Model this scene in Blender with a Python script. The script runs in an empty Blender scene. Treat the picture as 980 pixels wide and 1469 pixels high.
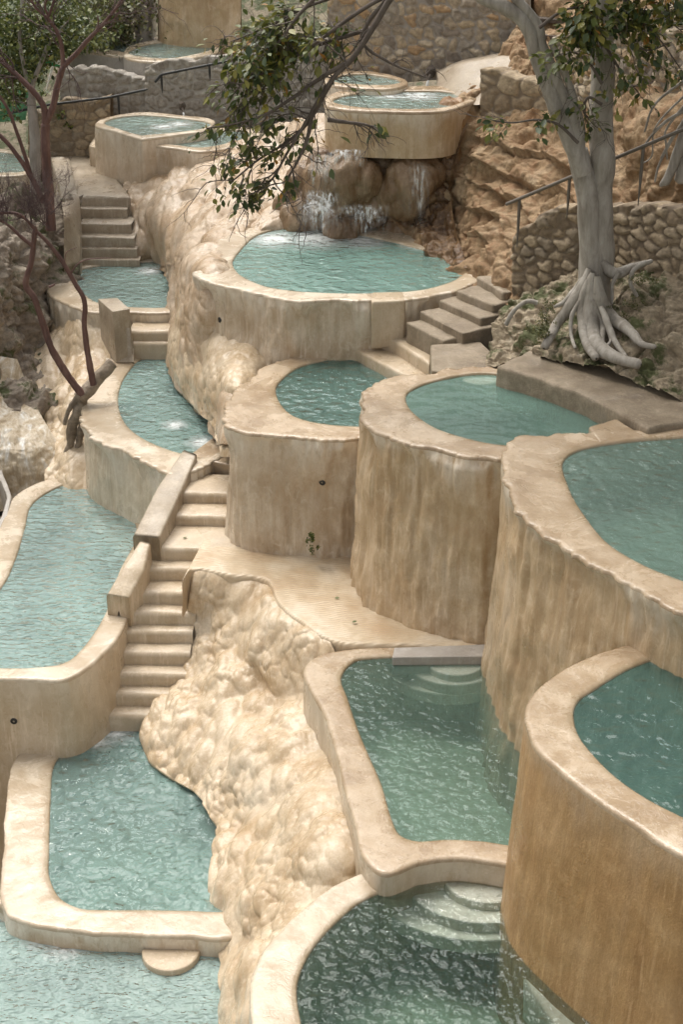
import bpy, math, random
import numpy as np
from mathutils import Vector
R = math.radians
rng = np.random.default_rng(7)
random.seed(7)
S = bpy.context.scene

# ------------------------------------------------------------------ camera
HC, PITCH, F = 11.0, R(27.0), 2130.0
cam = bpy.data.cameras.new('camera')
cam_o = bpy.data.objects.new('camera', cam)
S.collection.objects.link(cam_o)
cam_o.location = (0, 0, HC)
cam_o.rotation_euler = (R(90) - PITCH, 0, 0)
cam.sensor_fit = 'VERTICAL'
cam.sensor_height = 36.0
cam.lens = F / 1469.0 * 36.0
cam.clip_end = 2000
S.camera = cam_o

# ------------------------------------------------------------------ light
SUN_EL, SUN_AZ = 60.0, -66.0      # azimuth from +Y (view direction), negative = left
wld = bpy.data.worlds.new('World'); S.world = wld; wld.use_nodes = True
wn = wld.node_tree; wn.nodes.clear()
def WN(t): return wn.nodes.new(t)
sky = WN('ShaderNodeTexSky'); sky.sky_type = 'NISHITA'; sky.sun_disc = False
sky.sun_elevation = R(SUN_EL); sky.sun_rotation = R(SUN_AZ)
sky.air_density = 1.2; sky.dust_density = 4.0; sky.ozone_density = 1.0
tc = WN('ShaderNodeTexCoord'); mp = WN('ShaderNodeMapping'); mp.inputs['Scale'].default_value = (1.6, 1.6, 3.2)
cn = WN('ShaderNodeTexNoise'); cn.inputs['Scale'].default_value = 1.5; cn.inputs['Detail'].default_value = 7
cr = WN('ShaderNodeValToRGB'); cr.color_ramp.elements[0].position = .30; cr.color_ramp.elements[1].position = .55; cr.color_ramp.elements[0].color = (.25, .25, .25, 1)
cl = WN('ShaderNodeMix'); cl.data_type = 'RGBA'; cl.inputs[6].default_value = (5.8, 5.75, 5.6, 1); cl.inputs[7].default_value = (9.0, 8.8, 8.5, 1)   # thin cloud, brightened ahead for the water glints
dt = WN('ShaderNodeVectorMath'); dt.operation = 'DOT_PRODUCT'; dt.inputs[1].default_value = tuple(Vector((-.30, .66, .70)).normalized())
dm = WN('ShaderNodeMapRange'); dm.inputs[1].default_value = .55; dm.inputs[2].default_value = 1.0; dm.interpolation_type = 'SMOOTHSTEP'
mx = WN('ShaderNodeMix'); mx.data_type = 'RGBA'
bg = WN('ShaderNodeBackground'); bg.inputs['Strength'].default_value = 0.15
wo = WN('ShaderNodeOutputWorld')
L = wn.links.new
L(tc.outputs['Generated'], mp.inputs[0]); L(mp.outputs[0], cn.inputs['Vector']); L(cn.outputs['Fac'], cr.inputs[0])
L(tc.outputs['Generated'], dt.inputs[0]); L(dt.outputs['Value'], dm.inputs[0]); L(dm.outputs[0], cl.inputs[0])
L(cr.outputs[0], mx.inputs['Factor']); L(sky.outputs[0], mx.inputs[6]); L(cl.outputs[2], mx.inputs[7])
d2 = WN('ShaderNodeVectorMath'); d2.operation = 'DOT_PRODUCT'; d2.inputs[1].default_value = tuple(Vector((-.12, .45, .88)).normalized())
m2 = WN('ShaderNodeMapRange'); m2.inputs[1].default_value = math.cos(R(25)); m2.inputs[2].default_value = math.cos(R(12)); m2.interpolation_type = 'SMOOTHSTEP'
ma = WN('ShaderNodeMix'); ma.data_type = 'RGBA'; ma.inputs[7].default_value = (85.0, 82.5, 79.0, 1)      # bright lobe added to the sky for water glints and top fill
L(tc.outputs['Generated'], d2.inputs[0]); L(d2.outputs['Value'], m2.inputs[0]); L(m2.outputs[0], ma.inputs[0]); L(mx.outputs[2], ma.inputs[6])
L(ma.outputs[2], bg.inputs[0]); L(bg.outputs[0], wo.inputs[0])
sd = bpy.data.lights.new('sun', 'SUN'); sd.energy = 1.5; sd.angle = R(11.0); sd.color = (1.0, .945, .86)
so = bpy.data.objects.new('sun', sd); S.collection.objects.link(so)
_d = Vector((math.sin(R(SUN_AZ)) * math.cos(R(SUN_EL)), math.cos(R(SUN_AZ)) * math.cos(R(SUN_EL)), math.sin(R(SUN_EL))))
so.rotation_euler = _d.to_track_quat('Z', 'Y').to_euler(); so.location = _d * 60
S.view_settings.view_transform = 'Standard'; S.view_settings.look = 'None'
S.view_settings.exposure = -0.18; S.view_settings.gamma = 1.0; S.view_settings.use_curve_mapping = False
S.cycles.max_bounces = 8; S.cycles.transparent_max_bounces = 12
S.cycles.use_denoising = True

# ------------------------------------------------------------------ geometry from views
CP, SP = math.cos(PITCH), math.sin(PITCH)
def ray(px, py):
    px = np.asarray(px, float); py = np.asarray(py, float)
    u = (px - 490.0) / F; v = (734.5 - py) / F
    return np.stack([u, CP + v * SP, -SP + v * CP], -1)
def PZ(px, py, z):
    d = ray(px, py); t = (np.asarray(z, float) - HC) / d[..., 2]
    p = d * t[..., None]; p[..., 2] += HC
    return p
def PR(px, py, r):
    d = ray(px, py); t = np.asarray(r, float) / d[..., 1]
    p = d * t[..., None]; p[..., 2] += HC
    return p
def XR(px, r, z):
    """point of a given ground distance and height under image column px"""
    dep = r * CP - (z - HC) * SP
    return np.array([(px - 490.0) / F * dep, r, z])
def zr(px, py, z): return float(PZ(px, py, z)[1])

def spline(pts, n, closed=False):
    P = np.asarray(pts, float); m = len(P)
    if closed: Q = np.vstack([P[-1], P, P[0], P[1]]); segs = m
    else: Q = np.vstack([2 * P[0] - P[1], P, 2 * P[-1] - P[-2]]); segs = m - 1
    dl = np.linalg.norm(np.diff(Q[:, :2] if Q.shape[1] < 3 else Q[:, :3], axis=0), axis=1) + 1e-6
    out = []; seglen = dl[1:1 + segs]; cum = np.concatenate([[0], np.cumsum(seglen)])
    ts = np.linspace(0, cum[-1], n, endpoint=not closed)
    k = np.clip(np.searchsorted(cum, ts, side='right') - 1, 0, segs - 1)
    t = ((ts - cum[k]) / seglen[k])[:, None]
    p0, p1, p2, p3 = Q[k], Q[k + 1], Q[k + 2], Q[k + 3]
    d0, d1, d2 = [np.sqrt(dl[k + i])[:, None] for i in range(3)]
    m1 = (p1 - p0) / d0 - (p2 - p0) / (d0 + d1) + (p2 - p1) / d1
    m2 = (p2 - p1) / d1 - (p3 - p1) / (d1 + d2) + (p3 - p2) / d2
    m1 *= d1; m2 *= d1
    return (2 * p1 - 2 * p2 + m1 + m2) * t ** 3 + (-3 * p1 + 3 * p2 - 2 * m1 - m2) * t ** 2 + m1 * t + p1

def linres(pts, n):
    P = np.asarray(pts, float); d = np.concatenate([[0], np.cumsum(np.linalg.norm(np.diff(P, axis=0), axis=1))])
    t = np.linspace(0, d[-1], n)
    return np.stack([np.interp(t, d, P[:, i]) for i in range(P.shape[1])], -1)

# ---- noise
def _h(ix, iy, iz, s):
    n = (ix.astype(np.int64) * 374761393 + iy.astype(np.int64) * 668265263 + iz.astype(np.int64) * 1440662683 + s * 974634481) & 0xFFFFFFFF
    n = ((n ^ (n >> 13)) * 1274126177) & 0xFFFFFFFF
    n = ((n ^ (n >> 16)) * 2246822519) & 0xFFFFFFFF
    return ((n ^ (n >> 15)) & 0xFFFFFF) / float(0xFFFFFF)
def vn(p, s=0):
    i = np.floor(p); f = p - i; f = f * f * f * (f * (f * 6 - 15) + 10); i = i.astype(np.int64)
    x, y, z = i[..., 0], i[..., 1], i[..., 2]; r = 0
    for a in (0, 1):
        wx = f[..., 0] if a else 1 - f[..., 0]
        for b in (0, 1):
            wy = f[..., 1] if b else 1 - f[..., 1]
            for c in (0, 1):
                wz = f[..., 2] if c else 1 - f[..., 2]
                r = r + wx * wy * wz * _h(x + a, y + b, z + c, s)
    return r * 2 - 1
def fbm(p, o=4, s=0, g=.5):
    r = 0; a = 1; t = 0
    for k in range(o):
        r = r + a * vn(p * (2.03 ** k) + 17.3 * k, s + k); t += a; a *= g
    return r / t
def voro(p, s=0, jit=.9):
    i = np.floor(p).astype(np.int64); f1 = np.full(p.shape[:-1], 9.); f2 = f1.copy(); cid = np.zeros(p.shape[:-1])
    for a in (-1, 0, 1):
        for b in (-1, 0, 1):
            for c in (-1, 0, 1):
                x, y, z = i[..., 0] + a, i[..., 1] + b, i[..., 2] + c
                q = np.stack([x + .5 + jit * (_h(x, y, z, s) - .5), y + .5 + jit * (_h(x, y, z, s + 1) - .5), z + .5 + jit * (_h(x, y, z, s + 2) - .5)], -1)
                d = np.linalg.norm(p - q, axis=-1); nw = d < f1
                f2 = np.where(nw, f1, np.minimum(f2, d)); cid = np.where(nw, _h(x, y, z, s + 5), cid); f1 = np.where(nw, d, f1)
    return f1, f2, cid
def svor(p, s=0, jit=.9, k=9.0):
    i = np.floor(p).astype(np.int64); acc = np.zeros(p.shape[:-1])
    for a in (-1, 0, 1):
        for b in (-1, 0, 1):
            for c in (-1, 0, 1):
                x, y, z = i[..., 0] + a, i[..., 1] + b, i[..., 2] + c
                q = np.stack([x + .5 + jit * (_h(x, y, z, s) - .5), y + .5 + jit * (_h(x, y, z, s + 1) - .5), z + .5 + jit * (_h(x, y, z, s + 2) - .5)], -1)
                acc += np.exp(-k * np.linalg.norm(p - q, axis=-1))
    return -np.log(acc + 1e-12) / k
def blob(q, s=0, k=9.0):
    """fused rounded cushions, about 0..1"""
    return np.sqrt(np.clip(1.0 - (np.maximum(svor(q, s, .9, k), 0) / .80) ** 2, 0, 1) + .01)
def bulge(p, size, s=0, st=(1, 1, .7)):
    q = p * np.array(st) / size
    q = q + .25 * np.stack([vn(q * 1.3, s + 20), vn(q * 1.3 + 9, s + 21), vn(q * 1.3 + 5, s + 22)], -1)
    f1, f2, c = voro(q, s)
    return np.sqrt(np.clip(1.0 - (f1 / .82) ** 2, 0, 1) + .004) * (1 + .5 * fbm(q * .6, 2, s + 30)) * size

# ---- mesh
def mesh(name, V, Fc, mat, parent=None, attrs=None, smooth=True):
    V = np.asarray(V, float).reshape(-1, 3); me = bpy.data.meshes.new(name)
    o = bpy.data.objects.new(name, me); S.collection.objects.link(o)
    off = np.zeros(3)
    if parent is not None:
        o.parent = parent; off = np.array(parent_world(parent))
    V = V - off
    if isinstance(Fc, np.ndarray):
        k = Fc.shape[1]; nf = len(Fc)
        me.vertices.add(len(V)); me.vertices.foreach_set('co', V.astype(np.float32).ravel())
        me.loops.add(nf * k); me.loops.foreach_set('vertex_index', Fc.astype(np.int32).ravel())
        me.polygons.add(nf); me.polygons.foreach_set('loop_start', np.arange(0, nf * k, k, dtype=np.int32))
        me.update(calc_edges=True)
    else:
        me.from_pydata(V.tolist(), [], Fc); me.update()
    me.polygons.foreach_set('use_smooth', np.full(len(me.polygons), smooth))
    if attrs:
        for an, av in attrs.items():
            a = me.attributes.new(an, 'FLOAT', 'POINT'); a.data.foreach_set('value', np.asarray(av, np.float32).ravel())
    if mat is not None: me.materials.append(mat)
    return o
def parent_world(p):
    v = Vector((0, 0, 0))
    while p is not None: v += p.location; p = p.parent
    return v
def gridf(nu, nv, cu=False, base=0, flip=False):
    iu = np.arange(nu if cu else nu - 1); iv = np.arange(nv - 1)
    a, b = np.meshgrid(iu, iv, indexing='ij'); c = (a + 1) % nu
    q = np.stack([a * nv + b, c * nv + b, c * nv + b + 1, a * nv + b + 1], -1).reshape(-1, 4) + base
    return q[:, ::-1] if flip else q
def nrm(G, cu=False):
    du = (np.roll(G, -1, 0) - np.roll(G, 1, 0)) if cu else np.gradient(G, axis=0)
    dv = np.gradient(G, axis=1); n = np.cross(du, dv)
    return n / (np.linalg.norm(n, axis=-1, keepdims=True) + 1e-9)
def smooth_step(a, b, x):
    t = np.clip((x - a) / (b - a), 0, 1); return t * t * (3 - 2 * t)
def tag(o, label=None, cat=None, group=None, kind=None):
    if label: o['label'] = label
    if cat: o['category'] = cat
    if group: o['group'] = group
    if kind: o['kind'] = kind
    return o
def thing(name, label, cat, loc, group=None):
    o = bpy.data.objects.new(name, None); S.collection.objects.link(o); o.location = tuple(float(c) for c in loc)
    o.empty_display_size = .2
    return tag(o, label, cat, group)
def merge(parts):
    V, Fs, b = [], [], 0
    for v, f in parts:
        v = np.asarray(v).reshape(-1, 3); V.append(v); Fs.append(np.asarray(f) + b); b += len(v)
    return np.vstack(V), np.vstack(Fs)
def tube(P, r, seg=8, cap=True, rough=0, seed=0):
    P = np.asarray(P, float); n = len(P); r = np.broadcast_to(np.asarray(r, float), (n,)).copy()
    T = np.gradient(P, axis=0); T /= np.linalg.norm(T, axis=1, keepdims=True) + 1e-9
    a = np.array([0, 0, 1.]) if abs(T[0, 2]) < .9 else np.array([1., 0, 0])
    N = np.zeros_like(P); x = np.cross(T[0], a); x /= np.linalg.norm(x)
    for i in range(n):
        x = x - T[i] * np.dot(x, T[i]); x /= np.linalg.norm(x) + 1e-9; N[i] = x
    B = np.cross(T, N); th = np.linspace(0, 2 * math.pi, seg, endpoint=False)
    G = P[:, None] + r[:, None, None] * (np.cos(th)[None, :, None] * N[:, None] + np.sin(th)[None, :, None] * B[:, None])
    if rough:
        d = G - P[:, None]; G = P[:, None] + d * (1 + rough * fbm(G / (np.mean(r) * 2.5 + 1e-6), 3, seed)[..., None])
    G[-1] = P[-1] + (G[-1] - P[-1]) * .3 if cap else G[-1]
    V = G.reshape(-1, 3)
    i, j = np.meshgrid(np.arange(n - 1), np.arange(seg), indexing='ij'); k = (j + 1) % seg
    f = np.stack([i * seg + j, i * seg + k, (i + 1) * seg + k, (i + 1) * seg + j], -1).reshape(-1, 4)
    return V, f

# ------------------------------------------------------------------ materials
def new_mat(name):
    m = bpy.data.materials.new(name); m.use_nodes = True; nt = m.node_tree
    b = nt.nodes['Principled BSDF']; return m, nt, b
def nd(nt, t, **kw):
    n = nt.nodes.new(t)
    for k, v in kw.items():
        if k in n.inputs: n.inputs[k].default_value = v
        else: setattr(n, k, v)
    return n
def posmap(nt, scale):
    g = nd(nt, 'ShaderNodeNewGeometry'); m = nd(nt, 'ShaderNodeMapping'); m.inputs['Scale'].default_value = scale
    nt.links.new(g.outputs['Position'], m.inputs[0]); return m.outputs[0]
def noise(nt, scale, det=6, rough=.6, sc=1.0, dist=0.0):
    n = nd(nt, 'ShaderNodeTexNoise'); n.inputs['Scale'].default_value = sc; n.inputs['Detail'].default_value = det
    n.inputs['Roughness'].default_value = rough; n.inputs['Distortion'].default_value = dist
    nt.links.new(posmap(nt, scale), n.inputs['Vector']); return n.outputs['Fac']
def ramp(nt, fac, stops):
    r = nd(nt, 'ShaderNodeValToRGB'); e = r.color_ramp.elements
    while len(e) < len(stops): e.new(.5)
    for i, (p, c) in enumerate(stops):
        e[i].position = p; e[i].color = (c[0], c[1], c[2], 1) if hasattr(c, '__len__') else (c, c, c, 1)
    nt.links.new(fac, r.inputs[0]); return r.outputs[0]
def mixc(nt, fac, a, b, mode='MIX'):
    m = nd(nt, 'ShaderNodeMix', data_type='RGBA', blend_type=mode)
    for s, i in ((fac, 0), (a, 6), (b, 7)):
        if isinstance(s, (int, float)): m.inputs[i].default_value = s
        elif isinstance(s, tuple): m.inputs[i].default_value = (*s, 1)
        else: nt.links.new(s, m.inputs[i])
    return m.outputs[2]
def math_(nt, op, a, b=0.0, clamp=False):
    m = nd(nt, 'ShaderNodeMath', operation=op); m.use_clamp = clamp
    for s, i in ((a, 0), (b, 1)):
        if isinstance(s, (int, float)): m.inputs[i].default_value = s
        else: nt.links.new(s, m.inputs[i])
    return m.outputs[0]
def bumpn(nt, h, strength, dist, prev=None):
    b = nd(nt, 'ShaderNodeBump'); b.inputs['Strength'].default_value = strength; b.inputs['Distance'].default_value = dist
    nt.links.new(h, b.inputs['Height'])
    if prev is not None: nt.links.new(prev, b.inputs['Normal'])
    return b.outputs[0]

def travertine(name, c_lo, c_mid, c_hi, streak=.6, s_col=(.30, .20, .10), grey=(.28, .26, .25), grey_amt=.15, rough=.45, fine=.5, bump=.5, wet=.35, sxy=7.0, sz=.5, crust=0.0):
    """calcite: blotches, vertical mineral streaks, fine crust"""
    m, nt, b = new_mat(name); lk = nt.links.new
    blot = noise(nt, (1, 1, 1), 6, .62, 1.6)
    col = ramp(nt, blot, [(.32, c_lo), (.5, c_mid), (.68, c_hi)])
    st = noise(nt, (sxy, sxy, sz), 5, .6, 1.0, .3)
    stf = ramp(nt, st, [(.45, 0.0), (.66, streak)])
    col = mixc(nt, stf, col, s_col)
    st2 = noise(nt, (sxy * .55, sxy * .55, sz * .5), 4, .55, 1.0, .2)
    gf = ramp(nt, st2, [(.58, 0.0), (.72, grey_amt)])
    col = mixc(nt, gf, col, grey)
    spk = noise(nt, (45, 45, 30), 4, .7)
    col = mixc(nt, ramp(nt, spk, [(.35, .55), (.6, .0)]), col, mixc(nt, .5, col, s_col))
    fr_ = noise(nt, (26, 26, 1.6), 5, .65, 1, .25); pm = ramp(nt, noise(nt, (.9, .9, .6), 3, .6), [(.4, 0.0), (.6, 1.0)])
    col = mixc(nt, math_(nt, 'MULTIPLY', ramp(nt, fr_, [(.5, 0.0), (.68, .6 * min(1, streak * 2))]), pm), col, mixc(nt, .35, col, s_col))
    col = mixc(nt, math_(nt, 'MULTIPLY', ramp(nt, fr_, [(.34, .5), (.46, 0.0)]), pm), col, tuple(min(.78, c * 1.18 + .02) for c in c_hi))
    mot = noise(nt, (7, 7, 6), 7, .7, 1, .6)
    col = mixc(nt, ramp(nt, mot, [(.34, .32), (.48, 0.0)]), col, mixc(nt, .6, col, s_col)); col = mixc(nt, ramp(nt, mot, [(.54, 0.0), (.68, .4)]), col, tuple(min(.8, c * 1.1 + .03) for c in c_hi))
    if crust:
        ta = nd(nt, 'ShaderNodeAttribute', attribute_name='tongue')
        cf = math_(nt, 'MULTIPLY', ta.outputs['Fac'], ramp(nt, noise(nt, (9, 9, 3), 6, .7), [(.36, .1), (.56, crust)]), True)
        col = mixc(nt, cf, col, (.70, .63, .53))
    lk(col, b.inputs['Base Color'])
    rg = ramp(nt, noise(nt, (3, 3, 2), 4, .6), [(.35, max(rough - wet, .12)), (.65, rough)])
    lk(rg, b.inputs['Roughness'])
    b.inputs['Specular IOR Level'].default_value = .45
    n1 = bumpn(nt, noise(nt, (14, 14, 5), 6, .65), bump, .03)
    n2 = bumpn(nt, noise(nt, (70, 70, 50), 4, .7), fine, .006, n1)
    lk(n2, b.inputs['Normal'])
    return m

CREAM = travertine('travertine_cream', (.40, .30, .20), (.52, .42, .31), (.62, .54, .43), .5, (.36, .25, .145), rough=.5, crust=.8)
PALE = travertine('travertine_pale', (.46, .38, .27), (.58, .50, .38), (.68, .61, .50), .35, (.38, .29, .19), rough=.5, crust=.9)
TAN = travertine('travertine_tan', (.40, .28, .165), (.50, .375, .235), (.60, .48, .34), .55, (.34, .215, .105), grey_amt=.25, rough=.55, crust=.75)
OCHRE = travertine('travertine_ochre', (.33, .19, .078), (.43, .262, .115), (.51, .33, .165), .35, (.24, .125, .045), grey_amt=.08, rough=.6, bump=.6, fine=1.0, crust=.2)
SMOOTH = travertine('travertine_smooth', (.42, .33, .23), (.49, .40, .29), (.56, .47, .36), .3, (.36, .26, .15), rough=.5, bump=.2, fine=.5, crust=.4)
CONC = travertine('wet_concrete', (.28, .22, .155), (.37, .305, .225), (.46, .39, .30), .25, (.18, .13, .085), grey_amt=.3, rough=.55, bump=.2, fine=.8, sxy=4, sz=2)
WHITEC = travertine('pale_concrete', (.30, .275, .245), (.37, .34, .31), (.44, .41, .375), .3, (.32, .28, .23), rough=.6, bump=.15)
PLAT = travertine('gravelly_concrete', (.18, .135, .09), (.27, .215, .15), (.36, .29, .21), .2, (.10, .07, .04), grey_amt=.2, rough=.75, bump=.5, fine=1.6, wet=.25, sxy=5, sz=4)
BROWN = travertine('rust_flowstone', (.20, .105, .045), (.30, .175, .08), (.40, .27, .15), .5, (.14, .065, .025), grey_amt=.35, rough=.5, bump=.9)

def rim_mat(name, c0, c1, c2, rough=.28, ln=.35):
    m, nt, b = new_mat(name); lk = nt.links.new
    col = ramp(nt, noise(nt, (2.2, 2.2, 2.2), 6, .6), [(.3, c0), (.5, c1), (.7, c2)])
    v = noise(nt, (9, 9, 9), 5, .6, 1, 1.2)
    lines = ramp(nt, v, [(.47, 0.0), (.5, 1.0), (.53, 0.0)])
    col = mixc(nt, math_(nt, 'MULTIPLY', lines, ln), col, (.62, .54, .43))
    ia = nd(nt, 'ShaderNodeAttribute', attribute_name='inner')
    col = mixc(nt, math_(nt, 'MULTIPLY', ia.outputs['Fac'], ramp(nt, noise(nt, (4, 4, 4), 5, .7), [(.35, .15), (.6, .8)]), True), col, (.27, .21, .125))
    wetf = ramp(nt, noise(nt, (1.5, 1.5, 1.5), 6, .7, 1, .6), [(.44, 0.0), (.54, 1.0)])
    col = mixc(nt, math_(nt, 'MULTIPLY', wetf, .45), col, mixc(nt, 1.0, col, (.62, .55, .46), 'MULTIPLY'))
    col = mixc(nt, ramp(nt, noise(nt, (22, 22, 22), 6, .75), [(.34, .5), (.5, 0.0)]), col, c0)
    lk(col, b.inputs['Base Color'])
    lk(mixc(nt, wetf, ramp(nt, noise(nt, (5, 5, 5), 4, .6), [(.35, rough * .9), (.7, rough * 1.9)]), (.13, .13, .13)), b.inputs['Roughness'])
    n1 = bumpn(nt, v, .35, .02); n1 = bumpn(nt, lines, ln, .008, n1)
    n2 = bumpn(nt, noise(nt, (60, 60, 60), 3, .6), .3, .005, n1); lk(n2, b.inputs['Normal'])
    b.inputs['Specular IOR Level'].default_value = .55
    return m
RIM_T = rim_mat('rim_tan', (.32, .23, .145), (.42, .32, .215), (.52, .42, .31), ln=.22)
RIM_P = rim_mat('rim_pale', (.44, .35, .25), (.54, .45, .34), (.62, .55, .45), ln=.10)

def water_mat(name, milk, tint, dens, milk_f, scale=5.0, strength=.25, stretch=(1, 1, 1), foams=()):
    m, nt, b = new_mat(name); lk = nt.links.new; nt.nodes.remove(b); out = nt.nodes['Material Output']
    w1 = noise(nt, tuple(scale * s for s in stretch), 1.5, .45, 1, .12)
    w2 = noise(nt, tuple(scale * 2.9 * s for s in stretch), 1, .5, 1, .2)
    n = bumpn(nt, w1, 1.0, .11 * strength); n = bumpn(nt, w2, 1.0, .014 * strength, n)
    gl = nd(nt, 'ShaderNodeBsdfGlossy'); gl.inputs['Roughness'].default_value = .04; lk(n, gl.inputs['Normal'])
    df = nd(nt, 'ShaderNodeBsdfDiffuse'); lk(n, df.inputs['Normal'])
    col = ramp(nt, noise(nt, (1.1, 1.1, 1.1), 3, .5), [(.3, tuple(c * .85 for c in milk)), (.7, tuple(min(1, c * 1.15) for c in milk))])
    mfac = milk_f
    if foams:
        tot = None
        for (fx, fy, fz, fr) in foams:
            g = nd(nt, 'ShaderNodeNewGeometry'); vd = nd(nt, 'ShaderNodeVectorMath', operation='DISTANCE')
            lk(g.outputs['Position'], vd.inputs[0]); vd.inputs[1].default_value = (fx, fy, fz)
            k = math_(nt, 'SUBTRACT', 1.0, math_(nt, 'DIVIDE', vd.outputs['Value'], fr), True)
            tot = k if tot is None else math_(nt, 'MAXIMUM', tot, k)
        fn = noise(nt, (11, 14, 11), 7, .8, 1, .8)
        fo = ramp(nt, math_(nt, 'ADD', math_(nt, 'MULTIPLY', tot, .55), math_(nt, 'MULTIPLY', fn, .7)), [(.54, 0.0), (.84, .85)])
        col = mixc(nt, fo, col, (.86, .88, .88)); mfac = math_(nt, 'MAXIMUM', fo, milk_f)
    lk(col, df.inputs['Color'])
    tr = nd(nt, 'ShaderNodeBsdfTransparent'); tr.inputs['Color'].default_value = (.97, .99, .99, 1)
    ms = nd(nt, 'ShaderNodeMixShader')
    if isinstance(mfac, float): ms.inputs[0].default_value = mfac
    else: lk(mfac, ms.inputs[0])
    lk(tr.outputs[0], ms.inputs[1]); lk(df.outputs[0], ms.inputs[2])
    fr = nd(nt, 'ShaderNodeFresnel'); fr.inputs['IOR'].default_value = 1.33; lk(n, fr.inputs['Normal'])
    m2 = nd(nt, 'ShaderNodeMixShader'); lk(fr.outputs[0], m2.inputs[0]); lk(ms.outputs[0], m2.inputs[1]); lk(gl.outputs[0], m2.inputs[2])
    lk(m2.outputs[0], out.inputs['Surface'])
    va = nd(nt, 'ShaderNodeVolumeAbsorption'); va.inputs['Color'].default_value = (*tint, 1); va.inputs['Density'].default_value = dens
    lk(va.outputs[0], out.inputs['Volume'])
    return m

# ------------------------------------------------------------------ pools
TERR = []          # points that steer the terrain below
def pool(name, label, pairs, z_rim, z_base, rim_m, wall_m, wmat, zw=None, depth=.7, batter=.06, flute=.015, lump=.012, lip=.02, lipn=.6, res=.024, group='terraced thermal pools', rimb=.006, flat=None, extra=None, sharp=False):
    A = np.asarray(pairs, float); zw = z_rim - .025 if zw is None else zw
    I0 = PZ(A[:, 0], A[:, 1], z_rim); O0 = PZ(A[:, 2], A[:, 3], z_rim)
    per = np.linalg.norm(np.diff(np.vstack([O0, O0[:1]]), axis=0), axis=1).sum()
    n = int(max(90, min(per / res, 760)))
    J = spline(np.hstack([O0[:, :2], I0[:, :2]]), n, True)
    O, I = J[:, :2], J[:, 2:]
    area = np.sum(O[:, 0] * np.roll(O[:, 1], -1) - np.roll(O[:, 0], -1) * O[:, 1])
    if area < 0: O, I = O[::-1].copy(), I[::-1].copy()
    t = np.roll(O, -1, 0) - np.roll(O, 1, 0); nr = np.stack([t[:, 1], -t[:, 0]], -1); nr /= np.linalg.norm(nr, axis=1, keepdims=True) + 1e-9
    for _ in range(6): nr = (np.roll(nr, 1, 0) + nr * 2 + np.roll(nr, -1, 0)); nr /= np.linalg.norm(nr, axis=1, keepdims=True)
    ti = np.roll(I, -1, 0) - np.roll(I, 1, 0); ni = np.stack([ti[:, 1], -ti[:, 0]], -1); ni /= np.linalg.norm(ni, axis=1, keepdims=True) + 1e-9
    for _ in range(6): ni = (np.roll(ni, 1, 0) + ni * 2 + np.roll(ni, -1, 0)); ni /= np.linalg.norm(ni, axis=1, keepdims=True)
    c = I.mean(0); T = thing(name, label, 'pool', (c[0], c[1], z_base), group)
    # rim: inner lip, top, rounded outer lip
    rows = []
    for dz, du in ((-.10, 0), (-.045, 0), (-.012, .004), (0, .02)): rows.append(np.column_stack([I + ni * du, np.full(n, z_rim + dz)]))
    O = O + nr * (.025 * fbm(np.column_stack([O * 1.6, np.full(n, z_rim)]), 3, 61) * (lip > .009))[:, None]; I = I + ni * (.02 * fbm(np.column_stack([I * 2.2, np.full(n, z_rim)]), 3, 62))[:, None]
    w = np.linalg.norm(O - I, axis=1)
    nt_ = 9
    for k in range(1, nt_):
        s = k / nt_; P = (I + ni * .02) * (1 - s) + (O - nr * .035) * s
        rows.append(np.column_stack([P, np.full(n, z_rim + .004)]))
    for a in (0, 25, 50, 75, 100):
        rr = .035; P = O - nr * rr + nr * (rr * math.sin(R(min(a, 90))))
        zz = z_rim + .004 - rr * (1 - math.cos(R(min(a, 90)))) - (.02 if a > 90 else 0)
        rows.append(np.column_stack([P, np.full(n, zz)]))
    G = np.stack(rows, 1)                       # n x rows x 3
    nn = fbm(G * np.array([5, 5, 5.]), 4, 3)
    top = np.ones(G.shape[1]); top[:3] = 0; top[3] = .3
    G[..., 2] += rimb * nn * top[None]
    lipf = np.zeros(G.shape[1]); lipf[-5:] = [.15, .45, .8, 1, 1]
    def lipd(P2):
        p = np.column_stack([P2, np.full(len(P2), z_rim)])
        return lip * (1 - lipn + lipn * (.5 + 1.1 * fbm(p * 4.5, 3, 8) + .7 * np.abs(fbm(p * 13, 2, 5))))
    ld = lipd(O)
    G[..., :2] += nr[:, None] * (ld[:, None] * lipf[None])[..., None]
    G[:, -4:, 2] += (.35 * ld[:, None] * lipf[None, -4:]) * .6
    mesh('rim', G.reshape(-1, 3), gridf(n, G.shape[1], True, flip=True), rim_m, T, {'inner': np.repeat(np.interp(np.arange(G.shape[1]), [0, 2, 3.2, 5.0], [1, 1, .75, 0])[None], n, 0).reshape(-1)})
    # wall
    zt = float(G[:, -1, 2].mean()); h = zt - z_base; nv = int(max(6, min(h / .028, 96)))
    s = np.linspace(0, 1, nv)[None, :]
    zz = G[:, -1, 2][:, None] * (1 - s) + z_base * s
    drop = (zt - zz)
    B = batter if np.isscalar(batter) else None
    out = (B * drop)
    W = np.empty((n, nv, 3)); W[..., 2] = zz
    W[..., :2] = O[:, None] + nr[:, None] * out[..., None]
    fl = np.asarray(flute)
    p = W * np.array([12, 12, .8]); d1 = fbm(p, 3, 11); g1_, _, _ = voro(W * np.array([7, 7, .55]) + .35 * fbm(W * np.array([3, 3, 1.5]), 2, 12)[..., None], 14); d1 = d1 + .9 * (np.sqrt(np.clip(1 - g1_ ** 2, 0, 1) + .002) - .7)
    q = W * np.array([9, 9, 3.2]); d2 = fbm(q, 4, 23)
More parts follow.
